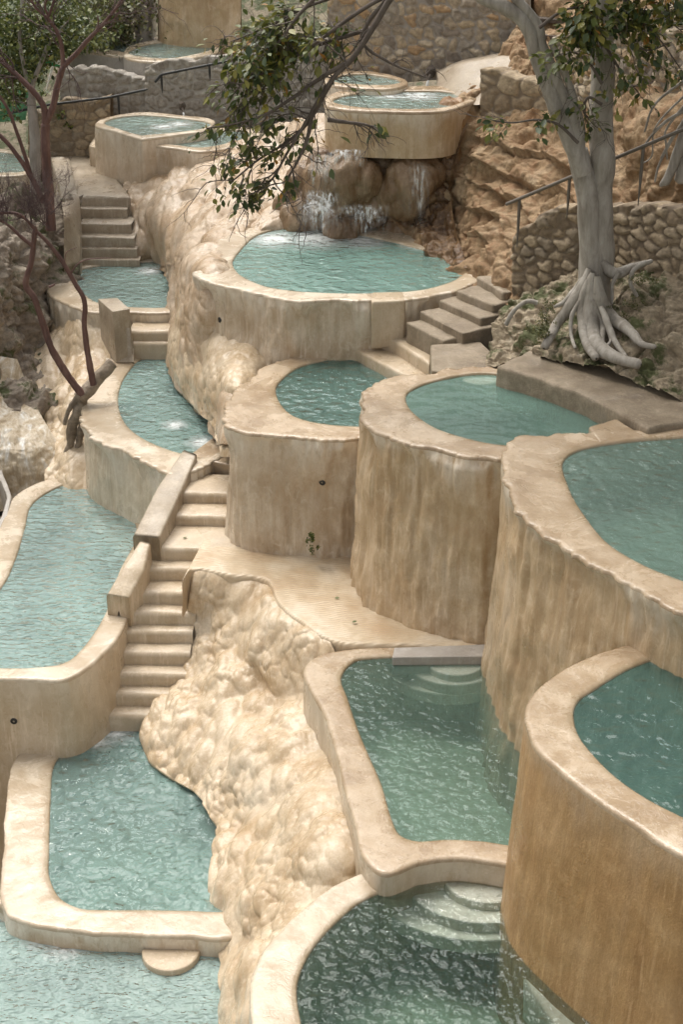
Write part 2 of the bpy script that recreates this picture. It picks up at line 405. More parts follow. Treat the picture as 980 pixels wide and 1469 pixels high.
    f1, f2, _ = voro(W * np.array([6, 6, 2.2]), 31); d3 = np.sqrt(np.clip(1 - f1 ** 2, 0, 1) + .002); patchy = smooth_step(-.25, .3, fbm(W * np.array([1.1, 1.1, .7]), 2, 19)); flp = .35 + .9 * smooth_step(-.3, .3, fbm(W * np.array([1.0, 1.0, .9]) + 9, 2, 29))
    env = smooth_step(0, .12, drop)
    tl = .05 + .34 * np.clip(fbm(np.column_stack([O * 3.2, np.full(n, 2.)]), 3, 44) + .25, 0, 1)
    disp = ld[:, None] * np.exp(-(drop / tl[:, None]) ** 1.5) + env * (flp * flute * d1 * 1.5 + lump * (d2 * (.5 + patchy) + 1.6 * patchy * (d3 - .6) + 2.0 * fbm(W * np.array([2.3, 2.3, 1.5]) + 3, 3, 71)))
    W[..., :2] += nr[:, None] * disp[..., None]
    W[:, 0] = G[:, -1]
    mesh('wall', W.reshape(-1, 3), gridf(n, nv, True, flip=True), wall_m, T, {'tongue': np.exp(-(drop / (tl[:, None] * 1.15 + .02)) ** 2).reshape(-1)})
    # lining and floor
    nl = 5; sl = np.linspace(0, 1, nl)[None, :]
    Lg = np.empty((n, nl, 3)); Lg[..., :2] = I[:, None] - ni[:, None] * (.05 * sl)[..., None]; Lg[..., 2] = (z_rim - .098) * (1 - sl) + (z_rim - depth) * sl
    V = np.vstack([Lg.reshape(-1, 3)]); Fq = [tuple(x) for x in gridf(n, nl, True)] + [tuple(i * nl + nl - 1 for i in range(n))]
    mesh('basin', V, Fq, LINING, T, smooth=False)
    # water body
    Iw = I + ni * .012
    V = np.vstack([np.column_stack([Iw, np.full(n, zw)]), np.column_stack([Iw, np.full(n, z_rim - depth - .05)])])
    Fq = [tuple(range(n)), tuple(range(2 * n - 1, n - 1, -1))] + [(i, i + n, (i + 1) % n + n, (i + 1) % n) for i in range(n)]
    mesh('water', V, Fq, wmat, T, smooth=False)
    TERR.append((c[0], c[1], z_rim - 2.6))
    T['_w'] = 0; del T['_w']
    return T, c

LINING = travertine('pool_lining', (.46, .42, .34), (.54, .50, .41), (.62, .57, .48), .1, rough=.7, bump=.2)
STEPU = travertine('pale_step', (.60, .56, .48), (.68, .65, .56), (.74, .71, .63), .05, rough=.7, bump=.15)
def kid(T, stem):
    return next(c for c in T.children if c.name.split('.')[0] == stem)
def halfdisc(parent, name, px, py, z, r, h, ang, mat, sweep=180, ell=1.0, label=None):
    """rounded step: flat side on the wall, bulging in direction ang (degrees, from +X)"""
    c = PZ(px, py, z); th = np.linspace(R(ang - sweep / 2), R(ang + sweep / 2), 40)
    ring = lambda rr, zz: np.column_stack([c[0] + rr * np.cos(th), c[1] + rr * ell * np.sin(th), np.full(40, zz)])
    rs = [ring(r, z - h), ring(r, z - .02), ring(r - .006, z - .006), ring(r - .02, z)]
    V = np.vstack(rs); Fq = []
    for k in range(3): Fq += [(k * 40 + i, k * 40 + i + 1, (k + 1) * 40 + i + 1, (k + 1) * 40 + i) for i in range(39)]
    Fq.append(tuple(range(120, 160))); Fq.append(tuple(range(39, -1, -1)))
    o = mesh(name, V, Fq, mat, parent, smooth=False)
    return o

TEAL = (.13, .36, .33)
def fpt(px, py, z, r): p = PZ(px, py, z); return (float(p[0]), float(p[1]), float(z), r)
W_A = water_mat('water_lowest', (.38, .50, .47), (.36, .64, .60), .9, .6, 8, .8, (1, 1.6, 1), [fpt(95, 1352, 0, .5), fpt(60, 1345, 0, .35)])
W_B = water_mat('water_cascade_foot', (.28, .41, .375), (.32, .60, .55), 1.0, .5, 6, 1.0, (1, 1, 1), [fpt(165, 1048, .22, .55), fpt(140, 1062, .22, .4)])
W_C = water_mat('water_left', (.34, .475, .445), (.34, .62, .59), .9, .55, 8, .95, (.7, 1.5, 1), [fpt(210, 760, 1.28, .3)])
W_L2 = water_mat('water_left_mid', (.32, .46, .425), (.34, .62, .58), .9, .5, 8, .6, (1, 1, 1), [fpt(250, 610, 2.32, .35), fpt(290, 635, 2.32, .45), fpt(300, 590, 2.32, .4)])
W_L3 = water_mat('water_left_up', (.33, .45, .41), (.32, .60, .55), .9, .5, 8, .5, (1, 1, 1), [fpt(215, 388, 2.93, .5)])
W_K = water_mat('water_mid', (.18, .31, .27), (.2, .52, .46), 1.1, .4, 7, .7, (1, 1, 1), [fpt(545, 522, 3.52, .45), fpt(520, 512, 3.52, .35)])
W_M = water_mat('water_round', (.25, .40, .35), (.30, .58, .51), 1.0, .55, 7, .5, (1, 1, 1), [fpt(455, 341, 4.37, 1.2), fpt(395, 343, 4.37, .9), fpt(520, 346, 4.37, .8), fpt(600, 352, 4.37, .5)])
W_R1 = water_mat('water_still', (.19, .31, .26), (.22, .52, .44), 1.0, .5, 6, .22)
W_R2 = water_mat('water_right', (.20, .29, .245), (.2, .5, .42), 1.1, .5, 8, .45)
W_R3 = water_mat('water_deep', (.10, .18, .15), (.15, .42, .35), 1.6, .5, 6, .6)
W_S = water_mat('water_corner', (.18, .29, .24), (.25, .55, .47), .65, .27, 9, .35)
W_P = water_mat('water_front', (.13, .22, .18), (.2, .5, .42), .7, .14, 9, .55)
W_U = water_mat('water_top', (.30, .40, .36), (.2, .58, .5), 1.0, .5, 7, .8, (1, 1, 1), [fpt(258, 178, 4.77, .5), fpt(235, 182, 4.77, .5), fpt(600, 138, 6.27, .7), fpt(560, 138, 6.27, .5)])

pA, _ = pool('thermal_pool', 'lowest pale turquoise pool spreading out below the white rimmed pool at bottom left',
  [(-200, 1292, -200, 1280), (-20, 1292, -20, 1280), (14, 1308, 26, 1300), (70, 1331, 78, 1320), (128, 1340, 130, 1326), (200, 1342, 200, 1328), (270, 1344, 270, 1330), (318, 1346, 318, 1332), (326, 1352, 352, 1330), (325, 1370, 355, 1365), (323, 1420, 357, 1420), (321, 1500, 359, 1500), (318, 1640, 360, 1660), (100, 1720, 100, 1760), (-300, 1700, -340, 1740), (-420, 1450, -460, 1450)],
  .19, -2.6, RIM_P, CREAM, W_A, zw=0.0, depth=.75, flute=.004, lump=.004, lip=.008)
pB, _ = pool('thermal_pool', 'rounded square pool with thick white rim at the foot of the long staircase',
  [(76, 1100, 18, 1098), (72, 1150, 10, 1150), (70, 1220, 5, 1230), (71, 1258, 3, 1285), (84, 1285, 16, 1312), (112, 1301, 66, 1327), (145, 1304, 128, 1336), (200, 1304, 200, 1339), (270, 1305, 270, 1342), (322, 1306, 328, 1345), (370, 1290, 395, 1315), (390, 1200, 430, 1200), (345, 1100, 390, 1085), (260, 1058, 290, 1036), (170, 1034, 170, 1008), (120, 1052, 95, 1043), (90, 1078, 42, 1064)],
  .25, -2.4, RIM_P, CREAM, W_B, depth=.8, flute=.004, lump=.006, lip=.02, rimb=.012)
pC, _ = pool('thermal_pool', 'long pale pool curving along the left edge beside the staircase curb',
  [(118, 690, 116, 678), (80, 699, 60, 690), (46, 722, 20, 712), (35, 757, 2, 750), (22, 800, -14, 792), (0, 843, -40, 835), (-60, 890, -110, 885), (-150, 930, -190, 950), (-100, 956, -110, 975), (-20, 957, -20, 973), (45, 957, 45, 974), (88, 951, 97, 973), (118, 928, 155, 930), (150, 880, 184, 882), (170, 820, 200, 822), (195, 768, 240, 765), (185, 735, 215, 725), (150, 710, 165, 690)],
  1.3, -1.9, RIM_P, SMOOTH, W_C, depth=.8, flute=.004, lump=.003, lip=.008)
pL2, _ = pool('thermal_pool', 'narrow curved pool with thick lumpy white lip below the short stairs on the left',
  [(200, 515, 165, 512), (182, 535, 150, 530), (171, 558, 134, 560), (170, 583, 122, 590), (180, 607, 128, 616), (200, 625, 154, 634), (228, 639, 184, 646), (262, 650, 212, 660), (300, 655, 255, 678), (335, 620, 350, 625), (335, 570, 360, 560), (275, 530, 300, 510), (235, 508, 240, 495)],
  2.35, .7, RIM_P, PALE, W_L2, depth=.8, flute=.012, lump=.014, lip=.10, lipn=1.0, rimb=.012)
pL3, _ = pool('thermal_pool', 'small pool with draped pale wall at the foot of the grey upper stairs',
  [(110, 395, 68, 408), (113, 411, 71, 420), (124, 424, 95, 434), (142, 434, 130, 446), (185, 440, 185, 447), (250, 440, 252, 447), (300, 430, 310, 440), (310, 395, 330, 390), (250, 374, 260, 364), (180, 377, 180, 368), (130, 382, 110, 378), (114, 387, 82, 394)],
  2.95, 1.2, RIM_P, PALE, W_L3, depth=.7, flute=.02, lump=.015, lip=.05, lipn=.8)
pK, _ = pool('thermal_pool', 'half hidden oval pool with dripstone wall and drain hole in the middle',
  [(396, 560, 335, 583), (402, 577, 332, 602), (417, 593, 352, 616), (442, 603, 400, 622), (480, 609, 470, 627), (525, 611, 525, 626), (580, 605, 590, 622), (620, 570, 640, 570), (606, 545, 620, 530), (568, 527, 580, 512), (530, 517, 537, 503), (495, 512, 490, 497), (460, 517, 445, 506), (427, 527, 400, 522), (403, 545, 358, 550)],
  3.55, 1.7, RIM_T, CREAM, W_K, depth=.8, flute=.022, lump=.034, lip=.10, lipn=.8)
pM, _ = pool('thermal_pool', 'large round pool under the waterfall rocks',
  [(334, 378, 288, 392), (343, 392, 305, 402), (377, 409, 350, 414), (425, 417, 417, 428), (480, 420, 480, 428), (540, 420, 540, 429), (600, 416, 605, 425), (640, 406, 650, 415), (664, 393, 690, 398), (668, 383, 700, 380), (640, 368, 670, 355), (560, 345, 570, 330), (480, 330, 480, 318), (420, 325, 420, 315), (375, 334, 360, 325), (345, 358, 305, 365)],
  4.4, 2.9, RIM_P, CREAM, W_M, depth=.8, flute=.022, lump=.036, lip=.10, lipn=.7)
pR1, _ = pool('thermal_pool', 'still green pool on a tall fluted drum in front of the concrete platform',
  [(583, 567, 525, 573), (590, 587, 529, 598), (622, 611, 556, 620), (675, 629, 615, 638), (728, 638, 690, 654), (790, 638, 760, 656), (850, 625, 880, 640), (873, 606, 895, 606), (830, 583, 840, 577), (770, 555, 776, 550), (725, 538, 726, 532), (680, 536, 680, 530), (632, 544, 628, 536), (600, 554, 556, 546)],
  4.2, 1.6, RIM_T, TAN, W_R1, depth=.8, flute=.026, lump=.036, lip=.10, lipn=.8)
pR2, _ = pool('thermal_pool', 'milky pool with rippled tan rim and streaked wall cut off by the right edge',
  [(808, 665, 733, 655), (814, 690, 736, 690), (832, 727, 762, 740), (870, 775, 808, 775), (920, 807, 860, 806), (980, 832, 925, 840), (1060, 860, 1000, 880), (1160, 860, 1180, 900), (1230, 760, 1290, 760), (1180, 660, 1240, 640), (1060, 625, 1080, 600), (960, 628, 960, 615), (890, 634, 885, 622), (838, 643, 800, 626), (817, 652, 750, 632)],
  4.35, .7, RIM_T, TAN, W_R2, depth=.8, flute=.030, lump=.028, lip=.10, lipn=.8)
pS, _ = pool('thermal_pool', 'squared green pool with submerged half round steps below the ribbed walkway',
  [(490, 970, 437, 960), (500, 1003, 455, 1003), (514, 1045, 474, 1050), (530, 1083, 486, 1090), (547, 1122, 497, 1132), (562, 1172, 512, 1190), (574, 1196, 521, 1226), (598, 1205, 550, 1251), (640, 1203, 600, 1236), (690, 1205, 660, 1231), (745, 1212, 745, 1242), (820, 1205, 850, 1240), (860, 1100, 920, 1100), (830, 990, 880, 980), (770, 945, 790, 925), (725, 943, 727, 936), (640, 942, 640, 925), (540, 943, 540, 928), (505, 950, 462, 938)],
  1.85, .3, RIM_T, SMOOTH, W_S, depth=.85, flute=.004, lump=.003, lip=.010, batter=.02)
pP, _ = pool('thermal_pool', 'round front pool with glittering dark water and submerged steps at the bottom',
  [(552, 1277, 530, 1249), (517, 1293, 505, 1258), (486, 1318, 470, 1277), (455, 1351, 425, 1314), (434, 1386, 378, 1368), (426, 1418, 360, 1410), (431, 1460, 361, 1455), (450, 1520, 385, 1530), (520, 1590, 470, 1620), (680, 1630, 680, 1680), (850, 1580, 900, 1610), (900, 1450, 960, 1450), (880, 1320, 930, 1300), (760, 1250, 780, 1225), (640, 1255, 640, 1230)],
  1.6, -1.4, RIM_P, SMOOTH, W_P, depth=.95, flute=.004, lump=.004, lip=.012)
pR3, _ = pool('thermal_pool', 'big dark pool inside the smooth ochre drum at the right edge',
  [(824, 1025, 755, 1018), (832, 1055, 759, 1045), (868, 1098, 778, 1080), (915, 1135, 840, 1135), (980, 1170, 918, 1185), (1060, 1200, 1010, 1237), (1180, 1200, 1200, 1260), (1280, 1110, 1350, 1120), (1230, 980, 1280, 950), (1100, 925, 1110, 895), (990, 932, 985, 911), (910, 955, 900, 925), (850, 990, 822, 953), (830, 1005, 775, 985)],
  3.7, .5, RIM_T, OCHRE, W_R3, depth=.9, flute=.003, lump=.005, lip=.010, batter=.05)
pU1, _ = pool('thermal_pool', 'churning pool on a two tiered plinth under the stone wall spout',
  [(150, 176, 136, 178), (172, 185, 165, 188), (196, 192.5, 197, 197.5), (203, 194, 203, 199.3), (211, 193, 210, 198.5), (250, 190, 250, 193), (290, 184, 293, 187), (300, 176, 305, 172), (250, 168, 250, 164), (200, 165, 200, 161), (165, 169, 155, 168)],
  4.8, 3.4, RIM_P, CREAM, W_U, depth=.5, flute=.006, lump=.008, lip=.012, res=.05)
pU2, _ = pool('thermal_pool', 'small grey pool spilling over pale flowstone beside the tiered plinth',
  [(220, 202, 206, 204), (255, 208, 250, 212), (288, 211, 292, 217), (325, 205, 330, 211), (356, 195, 366, 199), (350, 188, 365, 184), (290, 188, 290, 185), (240, 194, 235, 191)],
  4.65, 3.0, RIM_P, CREAM, W_U, depth=.5, flute=.008, lump=.012, lip=.02, res=.05)
pT1, _ = pool('thermal_pool', 'small round lobed pool at the top left under the tall plastered wall',
  [(186, 77, 180, 81), (212, 82, 205, 87), (246, 83, 246, 88), (277, 78, 280, 82), (303, 70, 316, 72), (290, 62, 300, 58), (240, 60, 240, 56), (200, 66, 190, 64)],
  5.58, 4.2, RIM_P, WHITEC, W_U, depth=.5, flute=.006, lump=.01, lip=.012, res=.06)
pT2, _ = pool('thermal_pool', 'shallow far pool behind the lobed one beside the bushes',
  [(142, 66, 97, 65), (165, 72, 140, 76), (195, 76, 190, 81), (240, 72, 245, 76), (240, 57, 245, 54), (190, 57, 190, 54), (150, 60, 120, 57)],
  5.52, 4.2, RIM_P, WHITEC, W_U, depth=.5, flute=.006, lump=.01, lip=.012, res=.06)
pTM, _ = pool('thermal_pool', 'high pool with square tan wall spilling onto the waterfall rocks',
  [(480, 146, 468, 150), (505, 152, 495, 156), (545, 155, 545, 159), (600, 156, 600, 160), (632, 154, 640, 158), (655, 149, 666, 150), (672, 140, 685, 138), (640, 131, 655, 124), (590, 130, 590, 124), (530, 132, 520, 126), (490, 138, 476, 134)],
  6.3, 5.6, RIM_T, TAN, W_U, depth=.5, flute=.004, lump=.004, lip=.012, batter=.0, res=.05)
pTL, _ = pool('thermal_pool', 'shallow ledge pool behind the high waterfall pool',
  [(478, 116, 468, 119), (520, 121, 520, 126), (558, 121, 564, 126), (575, 116, 585, 116), (530, 106, 530, 102), (490, 108, 480, 105)],
  6.38, 6.0, RIM_T, CREAM, W_U, depth=.3, flute=.004, lump=.006, lip=.01, res=.06)
pU3, _ = pool('thermal_pool', 'pool behind the red barked trunks at the far left edge',
  [(-140, 246, -150, 251), (10, 247, 10, 252), (30, 246, 34, 250), (36, 236, 42, 235), (30, 222, 34, 219), (-140, 214, -150, 210)],
  4.0, 2.6, RIM_P, CREAM, W_U, depth=.5, flute=.006, lump=.006, lip=.012, res=.06)

# submerged steps
for (px, py, z, r, h, a, el) in ((654, 948, 1.80, .33, .12, 270, .9), (650, 946, 1.71, .55, .14, 268, .95), (645, 944, 1.58, .80, .14, 266, .95)):
    halfdisc(kid(pS, 'basin'), 'submerged_step', px, py, z, r, h, a, STEPU, 180, el)
for (px, py, z, r, h, a, el) in ((700, 1258, 1.555, .42, .12, 266, .85), (690, 1258, 1.46, .74, .14, 266, .85), (680, 1256, 1.34, 1.04, .16, 266, .85)):
    halfdisc(kid(pP, 'basin'), 'submerged_step', px, py, z, r, h, a, STEPU, 190, el)
halfdisc(pA, 'half_round_step', 245, 1362, .07, .30, .5, 270, SMOOTH)
for r, z in ((.6, -.14), (.9, -.3)): halfdisc(kid(pA, 'basin'), 'submerged_step', 245, 1362, z, r, .16, 270, STEPU)
halfdisc(kid(pR1, 'basin'), 'submerged_step', 690, 541, 4.15, .24, .15, 270, STEPU, 190)

# ------------------------------------------------------------------ ruled slabs, steps, walls of concrete
def box_prism(name, top, zb, mat, parent, bev=.02, nz=.004, seed=0):
    """solid from top polygon (3D points) straight down to zb, softened edges, slightly uneven"""
    import bmesh
    T = np.asarray(top, float); n = len(T); bm = bmesh.new()
    a = np.array([T[i] for i in range(n)]); s = np.sum(a[:, 0] * np.roll(a[:, 1], -1) - np.roll(a[:, 0], -1) * a[:, 1])
    if s < 0: T = T[::-1]
    tv = [bm.verts.new(p) for p in T]; bv = [bm.verts.new((p[0], p[1], zb if np.isscalar(zb) else zb[i])) for i, p in enumerate(T)]
    bm.faces.new(tv); bm.faces.new(bv[::-1])
    for i in range(n): bm.faces.new((tv[i], bv[i], bv[(i + 1) % n], tv[(i + 1) % n]))
    bm.normal_update()
    if bev:
        es = [e for e in bm.edges if not (e.verts[0] in bv and e.verts[1] in bv)]
        bmesh.ops.bevel(bm, geom=es, offset=bev, segments=3, profile=.6, affect='EDGES', clamp_overlap=True)
    bmesh.ops.triangulate(bm, faces=[f for f in bm.faces if len(f.verts) > 4])
    L_ = [e for e in bm.edges if e.calc_length() > .12]
    for _ in range(3):
        L_ = [e for e in bm.edges if e.calc_length() > .12]
        if L_: bmesh.ops.subdivide_edges(bm, edges=L_, cuts=1); bmesh.ops.triangulate(bm, faces=[f for f in bm.faces if len(f.verts) > 4])
    bm.verts.ensure_lookup_table()
    co = np.array([v.co for v in bm.verts]); nn = np.array([v.normal for v in bm.verts])
    bm.normal_update(); nn = np.array([v.normal for v in bm.verts])
    co2 = co + nn * (nz * fbm(co * 6, 3, 40 + seed))[:, None]
    Fq = [tuple(v.index for v in f.verts) for f in bm.faces] if True else None
    bm.verts.index_update(); Fq = [tuple(v.index for v in f.verts) for f in bm.faces]
    bm.free()
    o = mesh(name, co2, Fq, mat, parent, smooth=True)
    try: o.data.set_sharp_from_angle(angle=R(40))
    except Exception: pass
    return o

def step(parent, l, r, z, depth, h, mat, name='step', rad=.065, sag=.012, seed=0):
    """one stair step: rounded nosing profile swept from l to r (image px of its front edge)"""
    a, b = PZ(l[0], l[1], z), PZ(r[0], r[1], z); n = 26
    d = (b - a); Ln = np.linalg.norm(d[:2]); d /= Ln; back = np.array([-d[1], d[0], 0])
    prof = [(depth, 0), (depth * .5, .006)] + [(rad - rad * math.sin(R(t)), -rad + rad * math.cos(R(t))) for t in (0, 22, 45, 68, 90)] + [(0, -h * .5), (.004, -h * .8), (-.01, -h)]
    U = np.linspace(0, Ln, n)
    G = np.array([[a + d * u + back * x + np.array([0, 0, y]) for x, y in prof] for u in U])
    w = fbm(G * np.array([3, 3, 3]), 3, 60 + seed)
    G[..., 2] += .010 * w; G += back * (.012 * fbm(G * 5, 2, 70 + seed))[..., None]
    return mesh(name, G.reshape(-1, 3), gridf(n, len(prof), flip=True), mat, parent)

def slab(name, near, far, z, skirt, mat, n=140, m=30, nz=.018, parent=None, seed=0, rad=.05):
    A = spline(near, n); B = spline(far, n); A = PZ(A[:, 0], A[:, 1], z); B = PZ(B[:, 0], B[:, 1], z)
    s = np.linspace(0, 1, m)[None, :, None]
    G = B[:, None] * (1 - s) + A[:, None] * s
    G[..., 2] += nz * fbm(G * 4, 3, 90 + seed)
    dirv = A - B; dirv[:, 2] = 0; dirv /= np.linalg.norm(dirv, axis=1, keepdims=True)
    rows = [G]
    for t in (30, 60, 90): rows.append((G[:, -1] + dirv * rad * math.sin(R(t)) + np.array([0, 0, -rad + rad * math.cos(R(t))]))[:, None])
    for k in np.linspace(.1, 1, 10): rows.append((G[:, -1] + dirv * (rad + .04 * k) + np.array([0, 0, -rad - skirt * k]))[:, None])
    G = np.concatenate(rows, 1)
    e0, e1 = G[:1].copy(), G[-1:].copy(); e0[..., 2] = np.minimum(e0[..., 2], z - skirt * .9); e1[..., 2] = np.minimum(e1[..., 2], z - skirt * .9)
    e0[..., 0] -= .01; G = np.concatenate([e0, G, e1], 0)
    return mesh(name, G.reshape(-1, 3), gridf(n + 2, G.shape[1]), mat, parent)

# long staircase on the left
st = thing('staircase', 'long wet cream staircase with rounded treads climbing between the left pool and bulging rock', 'staircase', PZ(190, 1030, .2))
LST = [(1026, 136, 250), (995, 144, 262), (966, 154, 268), (936, 162, 272), (905, 172, 276), (878, 182, 280), (849, 192, 284), (815, 204, 290), (786, 207, 330)]
for i, (y, l, r) in enumerate(LST):
    z = 1.9 - (len(LST) - 1 - i) * .18
    step(st, (l, y), (r, y + 2), z, .42 if i < 8 else .9, .30, SMOOTH, seed=i)
step(st, (238, 739), (330, 742), 2.05, .45, .3, SMOOTH, seed=20)
step(st, (254, 707), (330, 709), 2.2, .6, .3, SMOOTH, seed=21)
step(st, (270, 655), (335, 668), 2.33, .7, .3, RIM_T, name='sill', rad=.02, seed=22)
def strip_prism(name, Lp, Rp, zs, zb, mat, parent, bev=.03, seed=0):
    """curb: top strip between a left and a right px polyline, own height at each station"""
    n = 30
    l = linres(np.column_stack([np.array(Lp, float), zs]), n); r = linres(np.column_stack([np.array(Rp, float), zs]), n)
    A = PZ(l[:, 0], l[:, 1], l[:, 2]); B = PZ(r[:, 0], r[:, 1], r[:, 2]); zbv = np.interp(np.linspace(0, 1, n), np.linspace(0, 1, len(zs)), zb) if not np.isscalar(zb) else np.full(n, zb)
    w = B - A; w /= np.linalg.norm(w, axis=1, keepdims=True)
    dn = np.array([0, 0, -1.])
    ring = [np.column_stack([A[:, :2], zbv]), np.column_stack([A[:, :2], (A[:, 2] * .6 + zbv * .4)]), A + dn * bev, A + dn * bev * .3 + w * bev * .3, A + w * bev, (A + B) / 2, B - w * bev, B + dn * bev * .3 - w * bev * .3, B + dn * bev, np.column_stack([B[:, :2], (B[:, 2] * .6 + zbv * .4)]), np.column_stack([B[:, :2], zbv])]
    G = np.stack(ring, 1)
    # end caps
    c0 = G[:1].copy(); c1 = G[-1:].copy()
    m0 = c0.mean(1, keepdims=True); m1 = c1.mean(1, keepdims=True)
    G = np.concatenate([np.repeat(m0, G.shape[1], 1), c0, G, c1, np.repeat(m1, G.shape[1], 1)], 0)
    G = G + .008 * fbm(G * 5, 3, 50 + seed)[..., None] * np.array([.6, .6, 1])
    return mesh(name, G.reshape(-1, 3), gridf(G.shape[0], G.shape[1], flip=True), mat, parent)
strip_prism('curb', [(262, 645), (224, 700), (190, 768)], [(282, 652), (262, 700), (228, 772)], [2.46, 2.28, 2.06], 1.2, CONC, st, seed=1)
strip_prism('curb', [(200, 775), (174, 815), (152, 853)], [(216, 778), (206, 818), (184, 858)], [2.03, 1.83, 1.60], .8, SMOOTH, st, seed=2)

# short stairs above the curved pool
s2 = thing('staircase', 'three short cream steps between the two upper left pools beside a grey block', 'staircase', PZ(215, 500, 2.3))
step(s2, (186, 475), (270, 475), 2.78, .5, .25, SMOOTH, seed=31)
step(s2, (190, 491), (270, 491), 2.62, .4, .4, SMOOTH, seed=32)
box_prism('end_block', [PZ(140, 429, 3.22), PZ(161, 447, 3.22), PZ(186, 443, 3.22), PZ(168, 427, 3.22)], 2.0, CONC, s2, .012, .004)
strip_prism('curb', [(161, 470), (164, 490), (166, 520)], [(186, 470), (191, 490), (192, 520)], [2.92, 2.6, 2.37], 1.6, CONC, s2, .012, seed=5)

# grey upper stairs
s3 = thing('staircase', 'grey weathered stairs rising to the upper left path', 'staircase', PZ(145, 372, 3.0))
for i, (y, l, r) in enumerate([(372, 112, 200), (356, 113, 196), (340, 113, 192), (321, 113, 188), (299, 112, 182), (281, 111, 176)]):
    step(s3, (l, y), (r, y + 1), 3.05 + .17 * i, .5, .26, CONC, rad=.025, seed=40 + i)
strip_prism('curb', [(72, 225), (84, 265), (91, 310), (91, 385)], [(98, 225), (108, 268), (114, 285), (114, 378)], [4.1, 4.1, 4.0, 3.15], 2.2, CONC, s3, .015, seed=6)
tag(slab('path', [(80, 283), (112, 281), (150, 281), (186, 282)], [(80, 222), (100, 222), (120, 222), (140, 222)], 3.9, .3, CONC, n=40, m=30), kind='structure')

# plinth of the tiered pool
strip_prism('plinth', [(127, 209), (165, 216), (203, 224)], [(140, 190), (180, 196), (215, 205)], [4.3, 4.3, 4.3], 3.3, SMOOTH, pU1, .02, seed=7)

# ribbed walkway
m, nt, b = new_mat('ribbed_travertine'); lk = nt.links.new
col = ramp(nt, noise(nt, (1.6, 1.6, 1.6), 6, .6), [(.3, (.44, .31, .19)), (.5, (.52, .41, .28)), (.68, (.62, .53, .41))]); lk(col, b.inputs['Base Color'])
wv = nd(nt, 'ShaderNodeTexWave', wave_type='BANDS', bands_direction='Y'); wv.inputs['Scale'].default_value = 7.0; wv.inputs['Distortion'].default_value = 2.5; wv.inputs['Detail'].default_value = 2; wv.inputs['Detail Scale'].default_value = .8
mpn = nd(nt, 'ShaderNodeMapping'); mpn.inputs['Rotation'].default_value = (0, 0, R(-12)); g = nd(nt, 'ShaderNodeNewGeometry'); lk(g.outputs['Position'], mpn.inputs[0]); lk(mpn.outputs[0], wv.inputs['Vector'])
n1 = bumpn(nt, wv.outputs['Fac'], .35, .012); n1 = bumpn(nt, noise(nt, (60, 60, 60), 4, .7), .4, .006, n1); lk(n1, b.inputs['Normal']); b.inputs['Roughness'].default_value = .38
RIBBED = m
tag(slab('path', [(262, 830), (275, 815), (330, 822), (385, 830), (402, 862), (440, 893), (466, 910), (500, 920), (600, 922), (740, 932)], [(322, 720), (340, 735), (400, 760), (450, 780), (500, 800), (550, 830), (600, 860), (650, 880), (700, 895), (780, 905)], 1.9, .45, RIBBED, n=260, m=60, nz=.022), kind='structure')

# concrete platform, slab and stairs on the right
pl = thing('concrete_platform', 'grey brown rough concrete platform below the big fig tree roots', 'platform', PZ(840, 560, 4.1))
box_prism('slab', [PZ(712, 525, 4.43), PZ(775, 543, 4.43), PZ(840, 567, 4.43), PZ(895, 595, 4.43), PZ(930, 614, 4.43), PZ(1010, 600, 4.43), PZ(1100, 560, 4.43), PZ(980, 520, 4.43), PZ(850, 490, 4.43), PZ(770, 498, 4.43)], 3.9, PLAT, pl, .04, .022)
box_prism('step', [PZ(845, 612, 4.36), PZ(885, 600, 4.36), PZ(930, 628, 4.36), PZ(860, 634, 4.36)], 3.9, RIM_T, pl, .03, .008)
s4 = thing('staircase', 'five worn brown steps climbing beside the round pool towards the stone wall', 'staircase', PZ(640, 490, 4.0))
for i, (l, r) in enumerate([((583, 462), (636, 489)), ((602, 446), (664, 478)), ((630, 430), (690, 457)), ((654, 416), (708, 438)), ((684, 397), (722, 420))]):
    z = 4.16 + .11 * i
    a, b_ = PZ(*l, z), PZ(*r, z); d = b_ - a; d /= np.linalg.norm(d); bk = np.array([-d[1], d[0], 0]) * .55
    box_prism('step', [a, b_, b_ + bk, a + bk], 3.7, PLAT, s4, .03, .022, seed=i)
box_prism('landing', [PZ(618, 494, 4.12), PZ(620, 532, 4.12), PZ(712, 540, 4.12), PZ(720, 520, 4.12), PZ(690, 490, 4.12)], 3.5, PLAT, s4, .025, .012)
chn = thing('overflow_channel', 'cream stepped overflow channel spilling from the round pool beside the brown steps', 'channel', PZ(570, 510, 3.5))
box_prism('ledge', [PZ(530, 478, 3.87), PZ(582, 466, 3.87), PZ(624, 500, 3.87), PZ(617, 522, 3.87), PZ(563, 487, 3.87)], 3.4, SMOOTH, chn, .045, .014)
box_prism('ledge', [PZ(496, 493, 3.69), PZ(563, 496, 3.69), PZ(614, 536, 3.69), PZ(608, 552, 3.69), PZ(540, 517, 3.69)], 3.4, SMOOTH, chn, .045, .014)
box_prism('spillway', [PZ(533, 419, 4.412), PZ(533, 433, 4.412), PZ(582, 431, 4.412), PZ(582, 417, 4.412)], 3.75, SMOOTH, chn, .04, .012)

